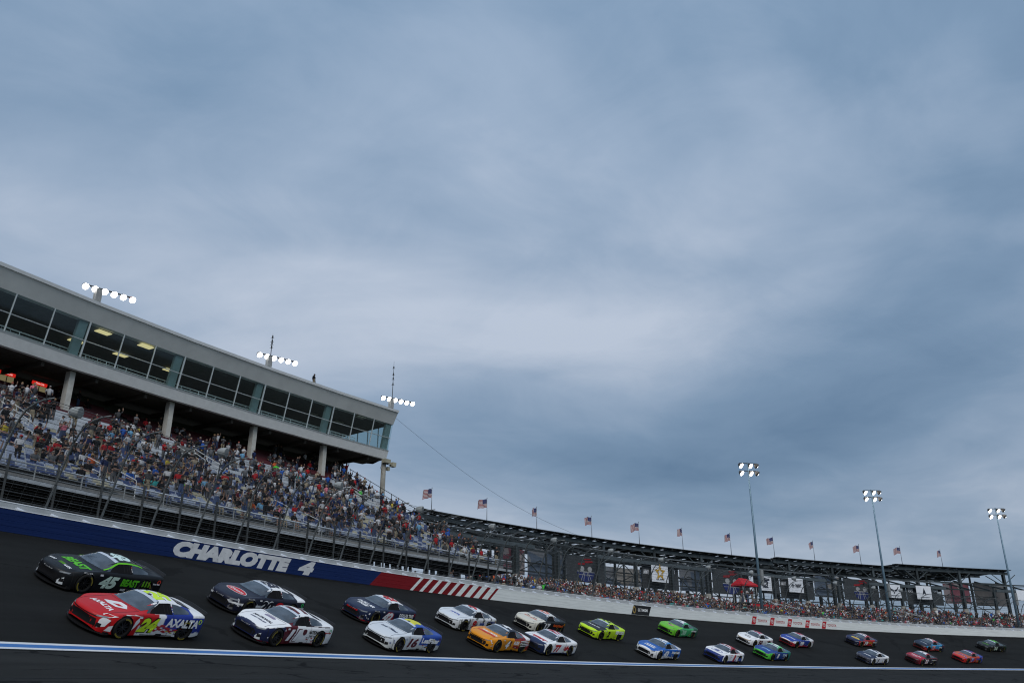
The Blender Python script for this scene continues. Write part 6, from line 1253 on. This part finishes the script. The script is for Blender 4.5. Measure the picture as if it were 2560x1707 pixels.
for lab, qs in seen.items():
    for i, q in enumerate(sorted(qs, key=lambda a: a[2])):
        tag(q[0], lab if len(qs) == 1 else lab + (', leftmost' if i == 0 else ', rightmost' if i == len(qs) - 1 else [', second', ', third', ', fourth', ', fifth', ', sixth'][min(i, 5) - 1] + ' from left'), 'person', 'spectators in the stands')
# figures off the terraces
ph, z = on_ring(781.4, 953, 26.6); o = add_person('stand', frame(ph, 26.4, 22.95) @ Matrix.Rotation(.3, 4, 'Z'), (.008, .008, .010), 'cap', (.01, .01, .012), 1.0)
tag(o, 'person in dark clothes and cap standing alone on the suite roof', 'person')
for i in range(6):
    pp = PLATFORM[0] + (PLATFORM[1] - PLATFORM[0]) * (i + .5) / 6; o = add_person(['stand', 'film', 'crossed', 'stand', 'hips', 'raise'][i], frame(pp, PLATFORM[2] - .5 + .4 * (i % 2), PLATFORM[3]), [(.40, .02, .02), (.55, .40, .05), (.66, .66, .68), (.02, .02, .02), (.10, .02, .02), (.04, .04, .05)][i], ['hair', 'cap'][i % 2], [(.02, .015, .01), (.6, .6, .62)][i % 2])
    tag(o, 'person in %s shirt on the scaffold platform under the red canopy' % ['red', 'yellow', 'white', 'black', 'maroon', 'charcoal'][i], 'person', 'people on the scaffold platform')
# everyone farther off: one mass of small figures
def lp(pose):
    m = MB(); sit = pose == 1; by, bz = (.45, .50) if sit else (0, .92); col = []
    def limb(pts, rs, part, n=5): k = len(m.v); m.tube(pts, rs, n); col.extend([part] * (len(m.v) - k))
    limb([(0, by, bz), (0, by, bz + .22), (0, by, bz + .46), (0, by, bz + .56)], [.15, .15, .20, .07], 1, 7)
    k = len(m.v); hz = bz + .68; hv = [(0, by, hz + .125)] + [(.09 * math.sin(t) * math.cos(a), by - .01 + .10 * math.sin(t) * math.sin(a), hz + .125 * math.cos(t)) for t in (.8, 1.6, 2.4) for a in np.linspace(0, 2 * math.pi, 7)[:-1]] + [(0, by, hz - .13)]
    hf = [(0, 1 + i, 1 + (i + 1) % 6) for i in range(6)] + [(1 + r * 6 + i, 7 + r * 6 + i, 7 + r * 6 + (i + 1) % 6, 1 + r * 6 + (i + 1) % 6) for r in range(2) for i in range(6)] + [(19, 13 + (i + 1) % 6, 13 + i) for i in range(6)]
    m.add(hv, hf); col.extend([3] * 7 + [0] * 13)
    for s in (-1, 1):
        if sit: limb([(.09 * s, by, bz), (.12 * s, .05, .50), (.12 * s, .03, .06)], [.09, .07, .05], 2)
        else: limb([(.09 * s, 0, bz + .02), (.11 * s, -.02, .48), (.12 * s, 0, .03)], [.10, .07, .05], 2)
        if pose == 2 and s == 1: e, w = (.28, -.08, bz + .62), (.26, -.14, bz + .90)
        elif pose == 3: e, w = (.24 * s, -.12, bz + .26), (.06 * s, -.24, bz + .36)
        else: e, w = (.26 * s, .02, bz + .22), (.24 * s, -.08 - (.15 if sit else 0), bz + .02)
        limb([(.19 * s, by, bz + .47), (e[0], by + e[1], e[2])], [.07, .055], 1, 4); limb([(e[0], by + e[1], e[2]), (w[0], by + w[1], w[2])], [.048, .035], 0, 4)
    return np.array(m.v), m.f, np.array(col)
LP = [lp(i) for i in range(4)]; AV, AF, AC = [], [], []; base = 0
for (s, c, u, v, d) in FAR:
    sit = rp.random() < (0.62 if s[0] == 'G' else .2); V_, F_, part = LP[1 if sit else rp.choice([0, 0, 2, 3, 3])]
    a = rp.uniform(-.5, .6); sc = rp.uniform(.92, 1.06); M = np.array(frame(s[1], s[2], s[3])) @ np.array(Matrix.Rotation(a if not sit else a * .3, 4, 'Z')); W_ = (np.c_[V_ * sc, np.ones(len(V_))] @ M.T)[:, :3]
    sh = rp.choices(SHIRTS, SW)[0][1]; hc = rp.choice(CAPC)[1] if rp.random() < .38 else rp.choice(HAIRC); pal = np.array([rp.choice(SKINS), sh, rp.choice(PANTS), hc])
    AV.append(W_); AC.append(pal[part]); AF.extend([tuple(i + base for i in f) for f in F_]); base += len(V_)
me = bpy.data.meshes.new('crowd'); me.from_pydata(np.concatenate(AV).tolist(), [], AF); me.materials.append(attr_mat('crowd_cloth', 0.8, 0, 0.2)); me.polygons.foreach_set('use_smooth', [True] * len(me.polygons))
ac = np.concatenate(AC); at = me.color_attributes.new('col', 'FLOAT_COLOR', 'POINT'); at.data.foreach_set('color', np.c_[ac, np.ones(len(ac))].ravel())
tag(put(bpy.data.objects.new('crowd', me)), 'dense mass of farther spectators filling the stands', 'crowd', kind='stuff')
print('people', len(NEAR), 'crowd', len(FAR), 'tris', len(AF))
